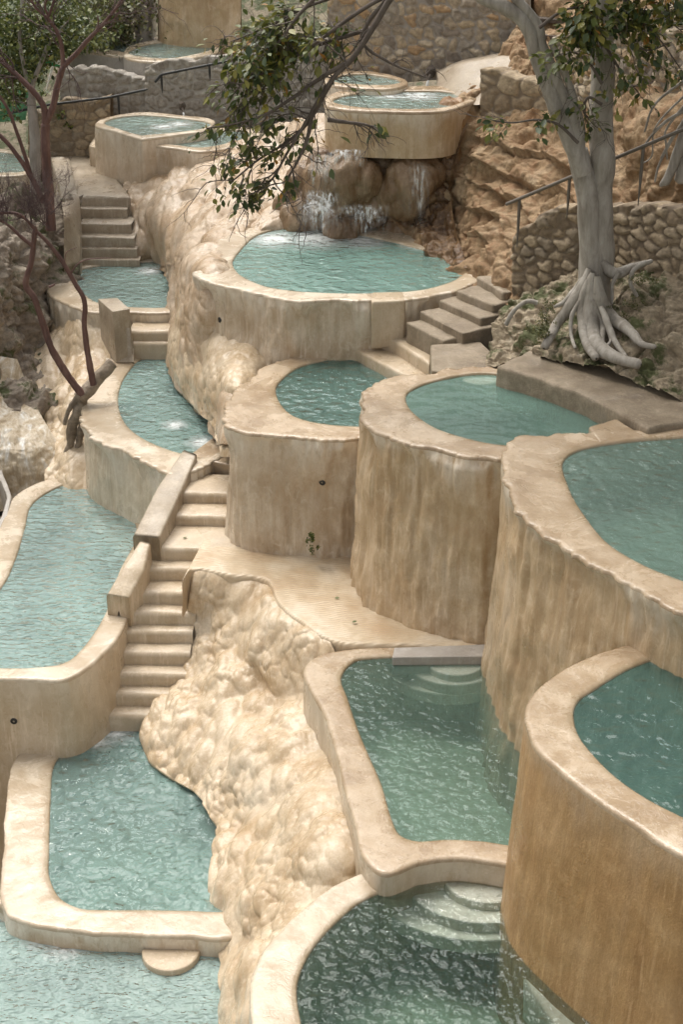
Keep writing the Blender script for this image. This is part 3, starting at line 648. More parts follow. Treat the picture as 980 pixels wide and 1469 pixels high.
box_prism('inlet_slab', [PZ(563, 943, 1.93), PZ(566, 929, 1.93), PZ(724, 923, 1.93), PZ(727, 941, 1.93)], 1.7, WHITEC, pS, .012, .004)
strip_prism('submerged_ledge', [(712, 1285), (722, 1340), (758, 1412), (800, 1472), (850, 1540)], [(830, 1285), (845, 1340), (880, 1400), (920, 1465), (980, 1530)], [1.44] * 5, 1.0, LINING, kid(pP, 'basin'), .04)
strip_prism('submerged_ledge', [(104, 708), (118, 738), (150, 770), (186, 805)], [(128, 692), (140, 720), (172, 748), (206, 775)], [1.18] * 4, .7, LINING, kid(pC, 'basin'), .04)

# ------------------------------------------------------------------ rock surfaces
def tps(ctrl, reg=1e-3, sc=100.0):
    C = np.array([(c[0], c[1], c[2]) for c in ctrl], float); X = C[:, :2] / sc; n = len(C)
    def K(a, b):
        d2 = ((a[:, None] - b[None]) ** 2).sum(-1); return .5 * d2 * np.log(d2 + 1e-9)
    A = np.zeros((n + 3, n + 3)); A[:n, :n] = K(X, X) + reg * np.eye(n); A[:n, n] = 1; A[:n, n + 1:] = X; A[n, :n] = 1; A[n + 1:, :n] = X.T
    w = np.linalg.solve(A, np.concatenate([C[:, 2], np.zeros(3)]))
    def f(q):
        sh = q.shape[:-1]; q = q.reshape(-1, 2) / sc; out = np.empty(len(q))
        for i in range(0, len(q), 20000):
            k = q[i:i + 20000]; out[i:i + 20000] = K(k, X) @ w[:n] + w[n] + k @ w[n + 1:]
        return out.reshape(sh)
    return f
def zc(px, py, z): return (px, py, zr(px, py, z))

def patch(name, left, right, ctrl, mat, n=200, m=260, disp=None, top=None, bot=None, parent=None, attrs=None, post=None, fade=(1e-6, 1e-6, 1e-6, 1e-6), push=0.0):
    """rock face: boundary curves seen from the camera, own distance at every control point"""
    l = spline(left, m); r = spline(right, m); u = np.linspace(0, 1, n)[:, None, None]; v = np.linspace(0, 1, m)[None, :, None]
    P = l[None] * (1 - u) + r[None] * u
    if top is not None: t = spline(top, n); P = P + (1 - v) ** 3 * (t[:, None] - P[:, :1])
    if bot is not None: t = spline(bot, n); P = P + v ** 3 * (t[:, None] - P[:, -1:])
    rg = tps(ctrl)(P) + push
    G = PR(P[..., 0], P[..., 1], rg)
    N = nrm(G); view = G - np.array([0, 0, HC]); sg = np.sign((N * view).sum(-1, keepdims=True)); N = -N * sg
    for _ in range(3): N = (N + np.roll(N, 1, 0) + np.roll(N, -1, 0) + np.roll(N, 1, 1) + np.roll(N, -1, 1)); N /= np.linalg.norm(N, axis=-1, keepdims=True)
    at = {}
    if disp is not None:
        d = disp(G, P)
        fu = np.linspace(0, 1, n)[:, None]; fv = np.linspace(0, 1, m)[None, :]
        d = d * (smooth_step(-.03, fade[0], fu) * smooth_step(-.03, fade[1], 1 - fu) * smooth_step(-.03, fade[2], fv) * smooth_step(-.03, fade[3], 1 - fv))
        G = G + N * d[..., None]
    if post is not None: G = post(G, P)
    f = gridf(n, m)
    nn = nrm(G); flip = ((nn * view).sum(-1).mean() > 0)
    return mesh(name, G.reshape(-1, 3), f[:, ::-1] if not flip else f, mat, parent, attrs={k: a.reshape(-1) for k, a in at.items()} if at else None)

def sheetco(G, st=.5, w=.3, f=1.1, seed=0):
    """distances across and down the face, warped, so the forms run downhill"""
    su = np.cumsum(np.concatenate([np.zeros((1, G.shape[1])), np.linalg.norm(np.diff(G, axis=0), axis=-1)], 0), 0); su = su - su[G.shape[0] // 2][None]
    sv = np.cumsum(np.concatenate([np.zeros((G.shape[0], 1)), np.linalg.norm(np.diff(G, axis=1), axis=-1)], 1), 1)
    wx = w * np.stack([fbm(G * f, 3, 91 + seed), fbm(G * f + 7, 3, 92 + seed)], -1)
    return np.stack([su + wx[..., 0], (sv + wx[..., 1]) * st, .6 * fbm(G * .7, 2, 95 + seed)], -1)
def slopeco(G, st, w, f, seed):
    W = G + w * np.stack([fbm(G * f, 3, 91 + seed), fbm(G * f + 7, 3, 92 + seed), fbm(G * f + 3, 3, 93 + seed)], -1)
    return np.stack([W[..., 0], st * (.6 * W[..., 1] + .8 * W[..., 2]), .8 * W[..., 1] - .6 * W[..., 2]], -1)
def d_flow(big=.42, med=.17, sml=.07, seed=0, amp=1.0):
    def f(G, P):
        q = slopeco(G, .62, .11, 1.3, seed); k = smooth_step(-.25, .3, fbm(G * .8, 2, 77 + seed)); k2 = smooth_step(-.3, .2, fbm(G * 1.1 + 4, 2, 79 + seed))
        B = blob(q / big, seed, 50); M_ = blob(q / med, seed + 3, 40); s_ = blob(q / sml, seed + 6, 30)
        return amp * (.50 * big * B + (.22 + .36 * k) * med * M_ + (.06 + .34 * k2) * sml * s_ - .17 + .03 * fbm(G * 1.7, 3, 15 + seed) + .007 * fbm(q * np.array([20, 5, 8]), 3, seed))
    return f
def d_drape(seed=0, amp=1.0, big=.5):
    """long folds running down the face, softened"""
    def f(G, P):
        q = slopeco(G, .30, .3, .8, seed); q2 = slopeco(G, .55, .2, 1.3, seed); k = smooth_step(-.2, .3, fbm(G * .7, 2, 78 + seed))
        return amp * (.46 * big * blob(q / big, seed, 22) + .46 * .22 * blob(q / .22, seed + 3, 22) + .45 * .10 * k * blob(q2 / .10, seed + 5, 20) + .04 * fbm(q * np.array([5, 3, 4]), 4, 84 + seed) - .12)
    return f
def d_rock(seed=0, a1=.25, a2=.1, a3=.04, f=1.2):
    def fn(G, P):
        r = np.abs(fbm(G * f, 4, seed)); r2 = fbm(G * f * 3.2, 4, seed + 9); f1, f2, c = voro(G * np.array([2.4, 2.4, 3.0]), seed + 2)
        f1b, f2b, cb = voro(G * 8, seed + 4)
        return a1 * (r * 2 - .5) + a2 * r2 + .5 * a2 * (c - .5) * smooth_step(0, .25, f2 - f1) + a3 * (cb - .4) * smooth_step(0, .3, f2b - f1b) - .3 * a2 * (1 - smooth_step(0, .12, f2 - f1))
    return fn

def rock_mat(name, stops, moss=0.0, mossc=(.06, .075, .02), rough=.85, bump=.8, streak=None, drk=.45):
    m, nt, b = new_mat(name); lk = nt.links.new
    col = ramp(nt, noise(nt, (1.3, 1.3, 1.3), 8, .65, 1.6, .5), stops)
    sp = noise(nt, (16, 16, 16), 6, .75)
    col = mixc(nt, ramp(nt, sp, [(.36, drk), (.55, 0.0)]), col, tuple(c * .35 for c in stops[0][1]))
    if streak: col = mixc(nt, ramp(nt, noise(nt, (5, 5, .6), 5, .6), [(.48, 0.0), (.66, .7)]), col, streak)
    if moss:
        mf = ramp(nt, noise(nt, (2.2, 2.2, 2.2), 7, .7), [(.58 - moss * .2, 0.0), (.66 - moss * .2, .9)])
        col = mixc(nt, mf, col, mossc)
    lk(col, b.inputs['Base Color']); b.inputs['Roughness'].default_value = rough
    n1 = bumpn(nt, noise(nt, (9, 9, 9), 8, .7), bump, .06); n2 = bumpn(nt, noise(nt, (45, 45, 45), 5, .7), .6, .012, n1); lk(n2, b.inputs['Normal'])
    return m
ROCK_O = rock_mat('ochre_cliff', [(.3, (.20, .12, .06)), (.5, (.33, .22, .12)), (.7, (.44, .33, .21))], streak=(.21, .105, .045))
ROCK_M = rock_mat('mossy_rock', [(.3, (.24, .19, .13)), (.5, (.36, .29, .20)), (.7, (.48, .41, .31))], moss=.42)
ROCK_G = rock_mat('grey_rock', [(.3, (.16, .13, .10)), (.5, (.28, .23, .18)), (.7, (.42, .36, .28))], moss=.25)
HILL = rock_mat('hillside_soil', [(.3, (.14, .11, .07)), (.5, (.22, .18, .12)), (.7, (.30, .26, .18))], moss=.6, mossc=(.05, .065, .02))
FLOW_C = travertine('flowstone_cream', (.42, .30, .18), (.54, .43, .30), (.64, .54, .41), .3, (.36, .24, .12), rough=.42, bump=.35, fine=.5, sxy=3.5, sz=1.0)
FLOW_T = travertine('flowstone_tan', (.36, .25, .15), (.47, .36, .25), (.56, .47, .37), .4, (.30, .19, .10), rough=.5, bump=.6, fine=.5, sxy=4, sz=.9)

# terrain under everything
TX = [(x, y, z) for x, y, z in TERR]
TX += [(0, 3, -2), (-8, 4, -3.5), (9, 4, -1), (-14, 12, -4), (-22, 20, -4), (-30, 40, 0), (12, 10, 2.0), (18, 16, 6), (-9, 18, -2.0), (-8, 26, 1), (0, 16.5, .3), (0, 33, 4.5), (-6, 36, 4.6), (6, 30, 5.5), (10, 24, 6.5), (14, 30, 11), (0, 45, 9), (-15, 50, 8), (20, 50, 18), (0, 70, 20), (-30, 75, 16), (30, 75, 26), (40, 20, 12), (40, 0, 4), (-40, 5, -5), (-40, 40, 2)]
g1 = tps([(x, y, z) for x, y, z in TX], reg=.02, sc=10.0)
xx, yy = np.meshgrid(np.linspace(-42, 42, 170), np.linspace(-6, 80, 170), indexing='ij')
zz = g1(np.stack([xx, yy], -1)); Gt = np.stack([xx, yy, zz], -1); Gt[..., 2] += .25 * fbm(Gt * .6, 4, 5)
tag(mesh('hills', Gt.reshape(-1, 3), gridf(170, 170), HILL), kind='structure')
gx = np.array([[-600, -600, -9], [600, -600, -9], [600, 900, -9], [-600, 900, -9.]])
tag(mesh('ground', gx, np.array([[0, 1, 2, 3]]), HILL, smooth=False), kind='structure')

def rockthing(name, label, cat, o, group=None):
    return tag(o, label, cat, group)

# bulbous apron beside the staircase
C1 = [zc(255, 800, 1.86), zc(272, 822, 1.86), zc(330, 830, 1.87), zc(385, 838, 1.87), zc(405, 868, 1.87), zc(440, 902, 1.86), zc(472, 926, 1.82),
      (266, 905, 16.3), (246, 950, 16.0), (224, 990, 15.7), (200, 1040, 15.15), (340, 900, 15.75), (300, 1000, 15.0), (245, 1098, 14.35), (335, 1200, 13.0), (400, 1000, 14.6), (440, 960, 14.5), (500, 1000, 14.1), (445, 1060, 13.6),
      (400, 1100, 13.3), (340, 1130, 13.6), (470, 1150, 12.3), (540, 1180, 11.9), (490, 1240, 11.3), (400, 1250, 11.8), (340, 1260, 12.2), (322, 1330, 11.8), (370, 1360, 11.15), (345, 1440, 10.6), (430, 1320, 11.0), (375, 1385, 10.65), (362, 1430, 10.4), (520, 1290, 11.2), (400, 1500, 9.6)]
patch_o = patch('flowstone_apron', [(276, 818), (276, 850), (264, 905), (246, 960), (226, 1012), (206, 1056), (214, 1092), (244, 1118), (288, 1144), (308, 1168), (322, 1204), (318, 1252), (311, 1300), (316, 1340), (322, 1400), (332, 1480), (340, 1540)],
      [(470, 908), (490, 950), (505, 1010), (525, 1080), (550, 1180), (560, 1255), (525, 1300), (470, 1345), (425, 1400), (408, 1460), (400, 1540)], C1, FLOW_C, 280, 520, d_flow(.54, .25, .10, 1, 1.1), top=[(276, 818), (288, 820), (330, 825), (383, 831), (402, 860), (440, 893), (470, 908)], fade=(.03, 1e-6, .05, 1e-6), push=.10)
tag(patch_o, 'big bulging cream rock apron between the staircase and the squared green pool', 'flowstone')
C2 = [(190, 265, 27.2), (250, 250, 26.9), (290, 235, 26.9), (350, 225, 26.6), (190, 370, 25.4), (240, 382, 25.2), (252, 440, 23.0), (245, 500, 22.6), (262, 560, 20.9), (300, 600, 19.8), (318, 645, 18.7), (322, 700, 17.8), (285, 385, 21.0), (325, 340, 22.4), (345, 375, 21.6), (400, 312, 22.9), (440, 290, 23.2), (280, 450, 20.6), (345, 420, 20.8), (345, 470, 20.6), (360, 540, 19.9), (330, 520, 20.1), (335, 565, 18.7), (328, 640, 17.9), (300, 300, 23.9), (230, 320, 25.3), (350, 265, 24.8), (420, 200, 26), (470, 180, 25), (400, 250, 24.6), (270, 420, 21.6), (262, 500, 21.2), (285, 550, 20.0), (470, 240, 23.4), (200, 320, 26)]
tag(patch('flowstone_drape', [(188, 225), (186, 262), (178, 300), (184, 350), (196, 384), (240, 392), (252, 410), (250, 450), (243, 480), (250, 525), (268, 565), (302, 600), (314, 625), (318, 640)],
      [(490, 160), (480, 220), (455, 290), (420, 325), (360, 352), (335, 385), (335, 420), (345, 470), (365, 500), (375, 550), (365, 600), (352, 640)], C2, FLOW_T, 300, 460, d_drape(5, .8, .5), top=[(188, 225), (250, 228), (300, 222), (360, 205), (420, 180), (490, 160)], fade=(1e-6, .15, 1e-6, 1e-6), push=.25),
    'pale folded rock drape running down beside the large round pool', 'flowstone')
C2b = [(250, 470, 21.5), (262, 500, 20.9), (290, 460, 20.4), (330, 500, 19.65), (300, 540, 19.6), (262, 560, 20.6), (300, 605, 19.4), (340, 560, 18.5), (325, 640, 18.0), (318, 690, 17.7), (285, 440, 20.9), (400, 470, 20.4), (400, 525, 19.6), (370, 515, 19.35), (385, 560, 19.2), (375, 620, 18.4)]
tag(patch('flowstone_bulge', [(262, 430), (248, 465), (240, 500), (250, 540), (270, 575), (302, 606), (314, 640), (318, 656)],
      [(390, 440), (410, 480), (415, 505), (410, 540), (385, 580), (370, 620), (358, 656)], C2b, FLOW_C, 260, 320, d_flow(.42, .21, .09, 9, .8), fade=(.06, .1, .2, .05), push=.12),
    'rounded cream rock bulges overhanging the narrow curved pool', 'flowstone')
C3 = [(66, 420, 24.4), (130, 460, 22.9), (145, 520, 22.2), (130, 580, 20.9), (125, 660, 20.0), (70, 480, 23.4), (30, 560, 22.2), (90, 560, 21.9), (100, 630, 20.6), (55, 660, 20.5), (62, 700, 19.9), (125, 700, 19.6), (40, 500, 23.3)]
tag(patch('flowstone_drape', [(62, 400), (44, 460), (22, 520), (20, 580), (45, 630), (62, 670), (62, 720)], [(120, 440), (150, 480), (158, 530), (140, 570), (132, 610), (128, 660), (126, 720)], C3, FLOW_C, 160, 260, d_drape(15, .8, .45), fade=(.1, .3, .1, .1), push=.25),
    'cream draped rock below the small pool at the left above the stream', 'flowstone')

# cliffs
CL = [(0, 350, 23.2), (60, 330, 24.6), (92, 395, 24.6), (0, 450, 22.4), (40, 480, 23.2), (0, 540, 21.8), (-150, 300, 22), (-150, 450, 21), (-150, 700, 18.5), (0, 600, 21.2), (30, 650, 20.6), (0, 700, 20.3), (50, 695, 20.6), (0, 760, 19.2), (60, 290, 25.6), (0, 290, 25), (110, 300, 25.8), (110, 380, 25.0), (80, 620, 21.2), (-100, 780, 18.4), (100, 690, 20.6)]
tag(patch('rocky_bank', [(-220, 250), (-220, 400), (-220, 600), (-220, 820)], [(116, 285), (112, 380), (100, 500), (90, 620), (110, 700), (60, 790)], CL, ROCK_G, 240, 360, d_rock(3, .3, .16, .06, 1.1)),
    'grey brown rocky bank with roots at the left edge under the bare tree', 'rock bank')
CR = [(600, 362, 21.9), (650, 385, 21.0), (700, 392, 19.9), (735, 405, 19.2), (640, 300, 22.3), (640, 220, 22.9), (655, 170, 23.2), (720, 320, 20.8), (720, 220, 22.0), (720, 110, 23.6), (820, 110, 23.0), (820, 250, 20.5), (820, 330, 19.2), (790, 400, 18.9), (900, 250, 18.9), (900, 330, 18.4), (980, 200, 18.4), (980, 100, 20), (900, 100, 21), (980, 0, 21.6), (800, 0, 24.6), (980, 300, 18.0), (1200, 300, 15.5), (1200, 0, 18), (1200, -250, 22), (800, -250, 29), (980, -250, 26), (980, 420, 17.7), (1200, 420, 15), (720, 440, 18.9), (560, 330, 22.6), (560, 240, 23.4), (600, 200, 23.4), (880, 180, 20)]
def d_cliff(G, P):
    d = d_rock(21, .22, .12, .05, 1.0)(G, P)
    win = smooth_step(655, 700, P[..., 0]) * (1 - smooth_step(810, 850, P[..., 0])) * smooth_step(170, 210, P[..., 1]) * (1 - smooth_step(330, 380, P[..., 1]))
    t = G[..., 2] * 3.6 + .5 * fbm(G * 1.2, 2, 3); t = t - np.floor(t)
    f1, f2, c = voro(G * np.array([7, 7, 2.2]), 33)
    return d + win * (.16 * (1 - t) ** 1.5) + .05 * np.sqrt(np.clip(1 - f1 ** 2, 0, 1)) * (1 - smooth_step(700, 860, P[..., 0]))
tag(patch('cliff_face', [(545, 120), (545, 220), (560, 300), (590, 350), (610, 385), (650, 430)], [(1260, -300), (1260, 0), (1260, 200), (1260, 300), (1260, 420), (1260, 470)], CR, ROCK_O, 420, 340, d_cliff,
      top=[(545, 120), (640, 135), (690, 100), (740, 40), (800, -150), (1000, -300), (1260, -300)]),
    'rust and ochre cliff with eroded ledges behind the fig tree', 'cliff')
SHADOW_RUST = travertine('shadowed_rust_rock', (.06, .03, .012), (.13, .07, .03), (.26, .16, .08), .6, (.05, .025, .012), grey=(.03, .022, .018), grey_amt=.6, rough=.4, bump=1.0, sxy=5, sz=.7)  # wet rust tone with the crevice's deep shadow painted into the colour
tag(patch('shadowed_wet_rock', [(606, 196), (596, 260), (598, 320), (608, 378)], [(672, 176), (652, 240), (650, 310), (672, 385)], CR, SHADOW_RUST, 110, 240, lambda G, P: d_cliff(G, P) + .06 * fbm(G * np.array([5, 5, 1.2]), 4, 66), push=-.16, fade=(.2, .2, .05, .05)),
    'rust stained wet rock with the crevice shadow in its colour between the waterfall boulders and the cliff ledges', 'rock')
CM = CM_ROOT = [(690, 500, 17.9), (720, 455, 18.3), (740, 520, 17.4), (790, 502, 16.95), (850, 512, 16.6), (980, 560, 15.7), (760, 420, 18.3), (830, 400, 18.2), (940, 372, 17.7), (980, 370, 17.4), (980, 470, 16.5), (900, 450, 17.1), (850, 450, 17.4), (700, 540, 17.3), (1150, 600, 14), (1150, 400, 15.5), (780, 460, 17.6)]
tag(patch('mossy_rock', [(716, 440), (712, 470), (698, 500), (700, 530)], [(1150, 350), (1150, 440), (1150, 520), (1150, 620)], CM, ROCK_M, 360, 220, d_rock(41, .14, .12, .05, 1.6), top=[(716, 440), (760, 412), (830, 392), (930, 362), (1150, 350)], bot=[(700, 530), (790, 512), (850, 525), (980, 572), (1150, 620)]),
    'pitted mossy rock mound under the fig tree roots behind the platform', 'rock')

# waterfall boulders
def boulder(parent, px, py, r, rx, ry, rz, mat, seed, name='boulder'):
    n, m = 90, 60; th = np.linspace(0, 2 * math.pi, n, endpoint=False)[:, None]; ph = np.linspace(.02, math.pi - .02, m)[None, :]
    D = np.stack([np.cos(th) * np.sin(ph), np.sin(th) * np.sin(ph), np.cos(ph) * np.ones_like(th)], -1)
    c = PR(px, py, r); G = c + D * np.array([rx, ry, rz])
    k = bulge(G, .42, seed, (1, 1, .8)) * .5 + bulge(G, .16, seed + 3) * .35 + .06 * fbm(G * np.array([10, 10, 3]), 3, seed)
    G = G + D * (k - .1)[..., None]
    return mesh(name, G.reshape(-1, 3), gridf(n, m, True, flip=True), mat, parent)
wf = thing('waterfall_rock', 'brown wet bulging rocks dripping under the high square pool', 'rock', PR(540, 345, 22.4))
WETB = travertine('wet_boulder', (.11, .06, .03), (.21, .135, .075), (.33, .24, .155), .5, (.13, .07, .03), rough=.4, bump=.8, sxy=5, sz=.8)
for i, (px, py, r, rx, ry, rz) in enumerate([(490, 258, 22.7, .50, .45, .42), (585, 265, 22.7, .46, .45, .50), (538, 275, 22.9, .38, .4, .40), (620, 320, 22.7, .25, .3, .55), (492, 322, 22.6, .22, .25, .40), (575, 335, 22.9, .30, .25, .45), (535, 335, 23.1, .5, .3, .6), (445, 300, 23.1, .45, .4, .55), (625, 235, 23.0, .35, .4, .45), (560, 232, 23.0, .55, .4, .22), (640, 200, 23.1, .25, .3, .5)]):
    boulder(wf, px, py, r, rx, ry, rz, BROWN if i in (3, 8, 10) else WETB, 10 + 7 * i)

# ------------------------------------------------------------------ stone walls
def stone_mat(name, stops, mortar):
    m, nt, b = new_mat(name); lk = nt.links.new
    a = nd(nt, 'ShaderNodeAttribute', attribute_name='stone'); j = nd(nt, 'ShaderNodeAttribute', attribute_name='joint')
    col = ramp(nt, a.outputs['Fac'], stops)
    col = mixc(nt, ramp(nt, noise(nt, (14, 14, 14), 6, .7), [(.35, .55), (.6, 0.0)]), col, (.12, .09, .06))
    col = mixc(nt, ramp(nt, j.outputs['Fac'], [(.05, 1.0), (.16, 0.0)]), col, mortar)
    lk(col, b.inputs['Base Color']); b.inputs['Roughness'].default_value = .88
    n1 = bumpn(nt, noise(nt, (18, 18, 18), 7, .7), .7, .03); lk(n1, b.inputs['Normal'])
    return m
ST_W = [(0, (.22, .18, .15)), (.2, (.42, .34, .25)), (.4, (.55, .42, .27)), (.6, (.30, .26, .22)), (.8, (.60, .50, .37)), (1, (.46, .29, .15))]
STONE1 = stone_mat('golden_rubble', ST_W, (.33, .29, .25))
STONE2 = stone_mat('grey_rubble', [(0, (.20, .15, .10)), (.3, (.34, .26, .17)), (.6, (.42, .33, .22)), (.8, (.27, .22, .16)), (1, (.48, .38, .26))], (.22, .17, .12))
STONE3 = stone_mat('pale_rubble', [(0, (.28, .25, .21)), (.3, (.40, .36, .31)), (.6, (.34, .31, .27)), (1, (.46, .42, .36))], (.38, .35, .31))
def stone_wall(name, label, base, top, mat, size=.22, thick=.4, relief=.035, seed=0, mortar_h=0.0, res=.022):
    A = linres(base, 400); B = linres(top, 400); Ln = np.linalg.norm(np.diff(A, axis=0), axis=1).sum(); H = np.linalg.norm(B - A, axis=1).mean()
    n = int(min(420, Ln / res)); m = int(max(12, H / res)); A = linres(base, n); B = linres(top, n)
    v = np.linspace(0, 1, m)[None, :, None]; G = A[:, None] * (1 - v) + B[:, None] * v
    N = nrm(G); view = G - np.array([0, 0, HC]); N = -N * np.sign((N * view).sum(-1, keepdims=True))
    s = np.linspace(0, Ln, n)[:, None] * np.ones((1, m)); hh = G[..., 2]
    G[:, :, 2] += (.14 * fbm(G * 3.5, 3, seed + 50)) * smooth_step(.75, 1, v[..., 0]); hh = G[..., 2]; q = np.stack([s / (size * 1.15), hh / (size * .8), np.full_like(s, seed * 3.3 + .5)], -1); q[..., :2] += .38 * np.stack([fbm(q * 1.1, 3, seed), fbm(q * 1.5 + 4, 2, seed + 1)], -1)
    f1, f2, c = voro(q * np.array([1, 1, 0.0]) + np.array([0, 0, .5]), 100 + seed, .8); j = f2 - f1
    d = relief * smooth_step(.02, .3, j) * (.5 + .8 * c) + .02 * fbm(G * 9, 4, seed)
    G = G + N * d[..., None]
    back = np.concatenate([G[:, :1] - N[:, :1] * thick, G, (G[:, -1:] - N[:, -1:] * thick * .5) + np.array([0, 0, .01]), G[:, -1:] - N[:, -1:] * thick, G[:, :1] - N[:, :1] * thick], 1)
    pad = lambda a, fill: np.concatenate([a[:, :1], a, a[:, -1:], a[:, -1:], a[:, :1]], 1)
    f = gridf(n, back.shape[1]); nn = nrm(G); fl = ((nn * view).sum(-1).mean() > 0)
    o = mesh(name, back.reshape(-1, 3), f if fl else f[:, ::-1], mat, None, {'stone': pad(c, 0).reshape(-1), 'joint': pad(j, 0).reshape(-1)})
    return tag(o, label, 'stone wall')
X3 = lambda L_: [XR(*a) for a in L_]
stone_wall('stone_wall', 'long rubble wall of golden stones behind the high square pool', X3([(470, 25.6, 6.0), (620, 25.2, 6.2), (765, 24.6, 6.4)]), X3([(470, 25.7, 7.45), (620, 25.3, 7.5), (762, 24.7, 7.58)]), STONE1, .20, seed=1)
stone_wall('stone_wall', 'pale rubble wall with a water spout behind the churning tiered pool', X3([(208, 29.9, 4.5), (350, 29.4, 4.4), (480, 28.6, 4.6)]), X3([(208, 30.0, 5.55), (350, 29.5, 5.9), (480, 28.7, 6.3)]), STONE3, .24, seed=2)
stone_wall('stone_wall', 'dark weathered rubble wall beside the upper left path', X3([(40, 29.5, 3.4), (158, 29.5, 3.4)]), X3([(40, 29.6, 4.7), (90, 29.6, 4.95), (125, 29.6, 5.0), (158, 29.6, 5.1)]), STONE2, .2, seed=3)
stone_wall('stone_wall', 'grey rubble wall under the far lobed pool', X3([(86, 30.1, 4.0), (215, 29.95, 4.0)]), X3([(86, 30.2, 5.5), (150, 30.1, 5.45), (215, 30.0, 5.35)]), STONE3, .24, seed=4)
stone_wall('stone_wall', 'tumbled stone wall between the brown steps and the fig trunk', X3([(736, 18.9, 4.3), (790, 18.6, 4.5), (850, 18.3, 4.6)]), X3([(736, 19.0, 5.35), (790, 18.75, 5.75), (850, 18.5, 6.05)]), STONE2, .17, seed=5, relief=.05)
stone_wall('stone_wall', 'stacked ochre stone wall on the mossy rock at the right edge', X3([(868, 18.1, 5.0), (930, 17.6, 5.1), (1100, 16.5, 5.2)]), X3([(868, 18.2, 5.98), (930, 17.8, 6.15), (1100, 16.7, 6.4)]), STONE2, .17, seed=6, relief=.055)
stone_wall('stone_wall', 'crumbling stone wall high on the cliff at the top right', X3([(800, 22.4, 6.3), (900, 20.6, 6.6), (1050, 18.8, 7.0)]), X3([(800, 22.5, 7.3), (900, 20.8, 7.9), (1050, 19.0, 8.4)]), STONE1, .18, seed=7, relief=.08)
stone_wall('stone_wall', 'brown block wall beside the high square pool below the shaded steps', X3([(690, 22.9, 5.5), (800, 22.2, 5.5)]), X3([(690, 23.0, 6.75), (800, 22.3, 6.7)]), STONE2, .3, seed=8, relief=.035)

# ------------------------------------------------------------------ trees
def bark_mat(name, stops, rough=.8, bump=.6, sc=(9, 9, 2.5)):
    m, nt, b = new_mat(name); lk = nt.links.new
    col = ramp(nt, noise(nt, sc, 7, .65, 1, .4), stops); lk(col, b.inputs['Base Color']); b.inputs['Roughness'].default_value = rough
    n1 = bumpn(nt, noise(nt, tuple(c * 2.2 for c in sc), 6, .65), bump, .02); n2 = bumpn(nt, noise(nt, (60, 60, 30), 4, .7), .4, .005, n1); lk(n2, b.inputs['Normal'])
    return m
BARK_F = bark_mat('pale_fig_bark', [(.3, (.19, .165, .135)), (.5, (.31, .28, .24)), (.7, (.43, .395, .35))])
BARK_R = bark_mat('red_peeling_bark', [(.3, (.055, .026, .022)), (.5, (.105, .050, .040)), (.68, (.17, .095, .075))], rough=.6)
BARK_G = bark_mat('grey_bark', [(.3, (.16, .14, .12)), (.5, (.26, .235, .21)), (.7, (.36, .33, .30))])
TWIG = bark_mat('grey_twig', [(.3, (.06, .045, .035)), (.7, (.15, .12, .10))])
TWIG_P = bark_mat('purple_twig', [(.3, (.05, .03, .03)), (.7, (.12, .075, .07))])
def leaf_mat(name, cs, rough=.45, trans=.25):
    m, nt, b = new_mat(name); lk = nt.links.new
    a = nd(nt, 'ShaderNodeAttribute', attribute_name='leaf'); col = ramp(nt, a.outputs['Fac'], cs); lk(col, b.inputs['Base Color'])
    b.inputs['Roughness'].default_value = rough
    t = nd(nt, 'ShaderNodeBsdfTranslucent'); lk(col, t.inputs['Color']); ms = nd(nt, 'ShaderNodeMixShader'); ms.inputs[0].default_value = trans
    lk(b.outputs[0], ms.inputs[1]); lk(t.outputs[0], ms.inputs[2]); lk(ms.outputs[0], nt.nodes['Material Output'].inputs['Surface'])
    return m
LEAF_F = leaf_mat('fig_leaf', [(0, (.03, .052, .016)), (.3, (.075, .10, .025)), (.65, (.145, .155, .034)), (.93, (.25, .225, .05)), (1, (.32, .14, .02))])
LEAF_S = leaf_mat('small_leaf', [(0, (.03, .05, .016)), (.5, (.085, .11, .028)), (1, (.18, .19, .045))])
LEAF_Y = leaf_mat('olive_leaf', [(0, (.04, .05, .015)), (.5, (.10, .105, .03)), (1, (.19, .17, .055))])

def leaves(P, D, size, var=.3, seed=0, droop=.4, w=.5):
    """one folded pointed leaf per point P growing along D"""
    g = np.random.default_rng(seed); n = len(P); D = D + g.normal(0, .45, (n, 3)); D[:, 2] -= droop * g.random(n); D /= np.linalg.norm(D, axis=1, keepdims=True)
    up = g.normal(0, .5, (n, 3)); up[:, 2] += 1; X = np.cross(D, up); X /= np.linalg.norm(X, axis=1, keepdims=True) + 1e-9; Nn = np.cross(X, D)
    s = (size * (1 + var * g.normal(0, 1, n)).clip(.35, 1.8))[:, None]
    prof = [(0.0, 0.0, 0.0), (.3, w * .42, .05), (.62, w * .5, .06), (1.0, 0.0, -.08), (.62, -w * .5, .06), (.3, -w * .42, .05), (.5, 0, -.02)]
    V = np.stack([P + s * (a * D + b * X + c * Nn) for a, b, c in prof], 1)
    i = np.arange(n)[:, None] * 7
    f = np.concatenate([i + np.array(t) for t in ([0, 6, 1], [1, 6, 2], [2, 6, 3], [3, 6, 4], [4, 6, 5], [5, 6, 0])])
    v = np.repeat(g.random(n)[:, None], 7, 1)
    return V.reshape(-1, 3), f, v.reshape(-1)
def pxl(L_, r):
    out = []
    for k, p in enumerate(L_):
        rr = p[2] if len(p) > 2 else r
        out.append(PR(p[0], p[1], rr))
    return np.array(out)
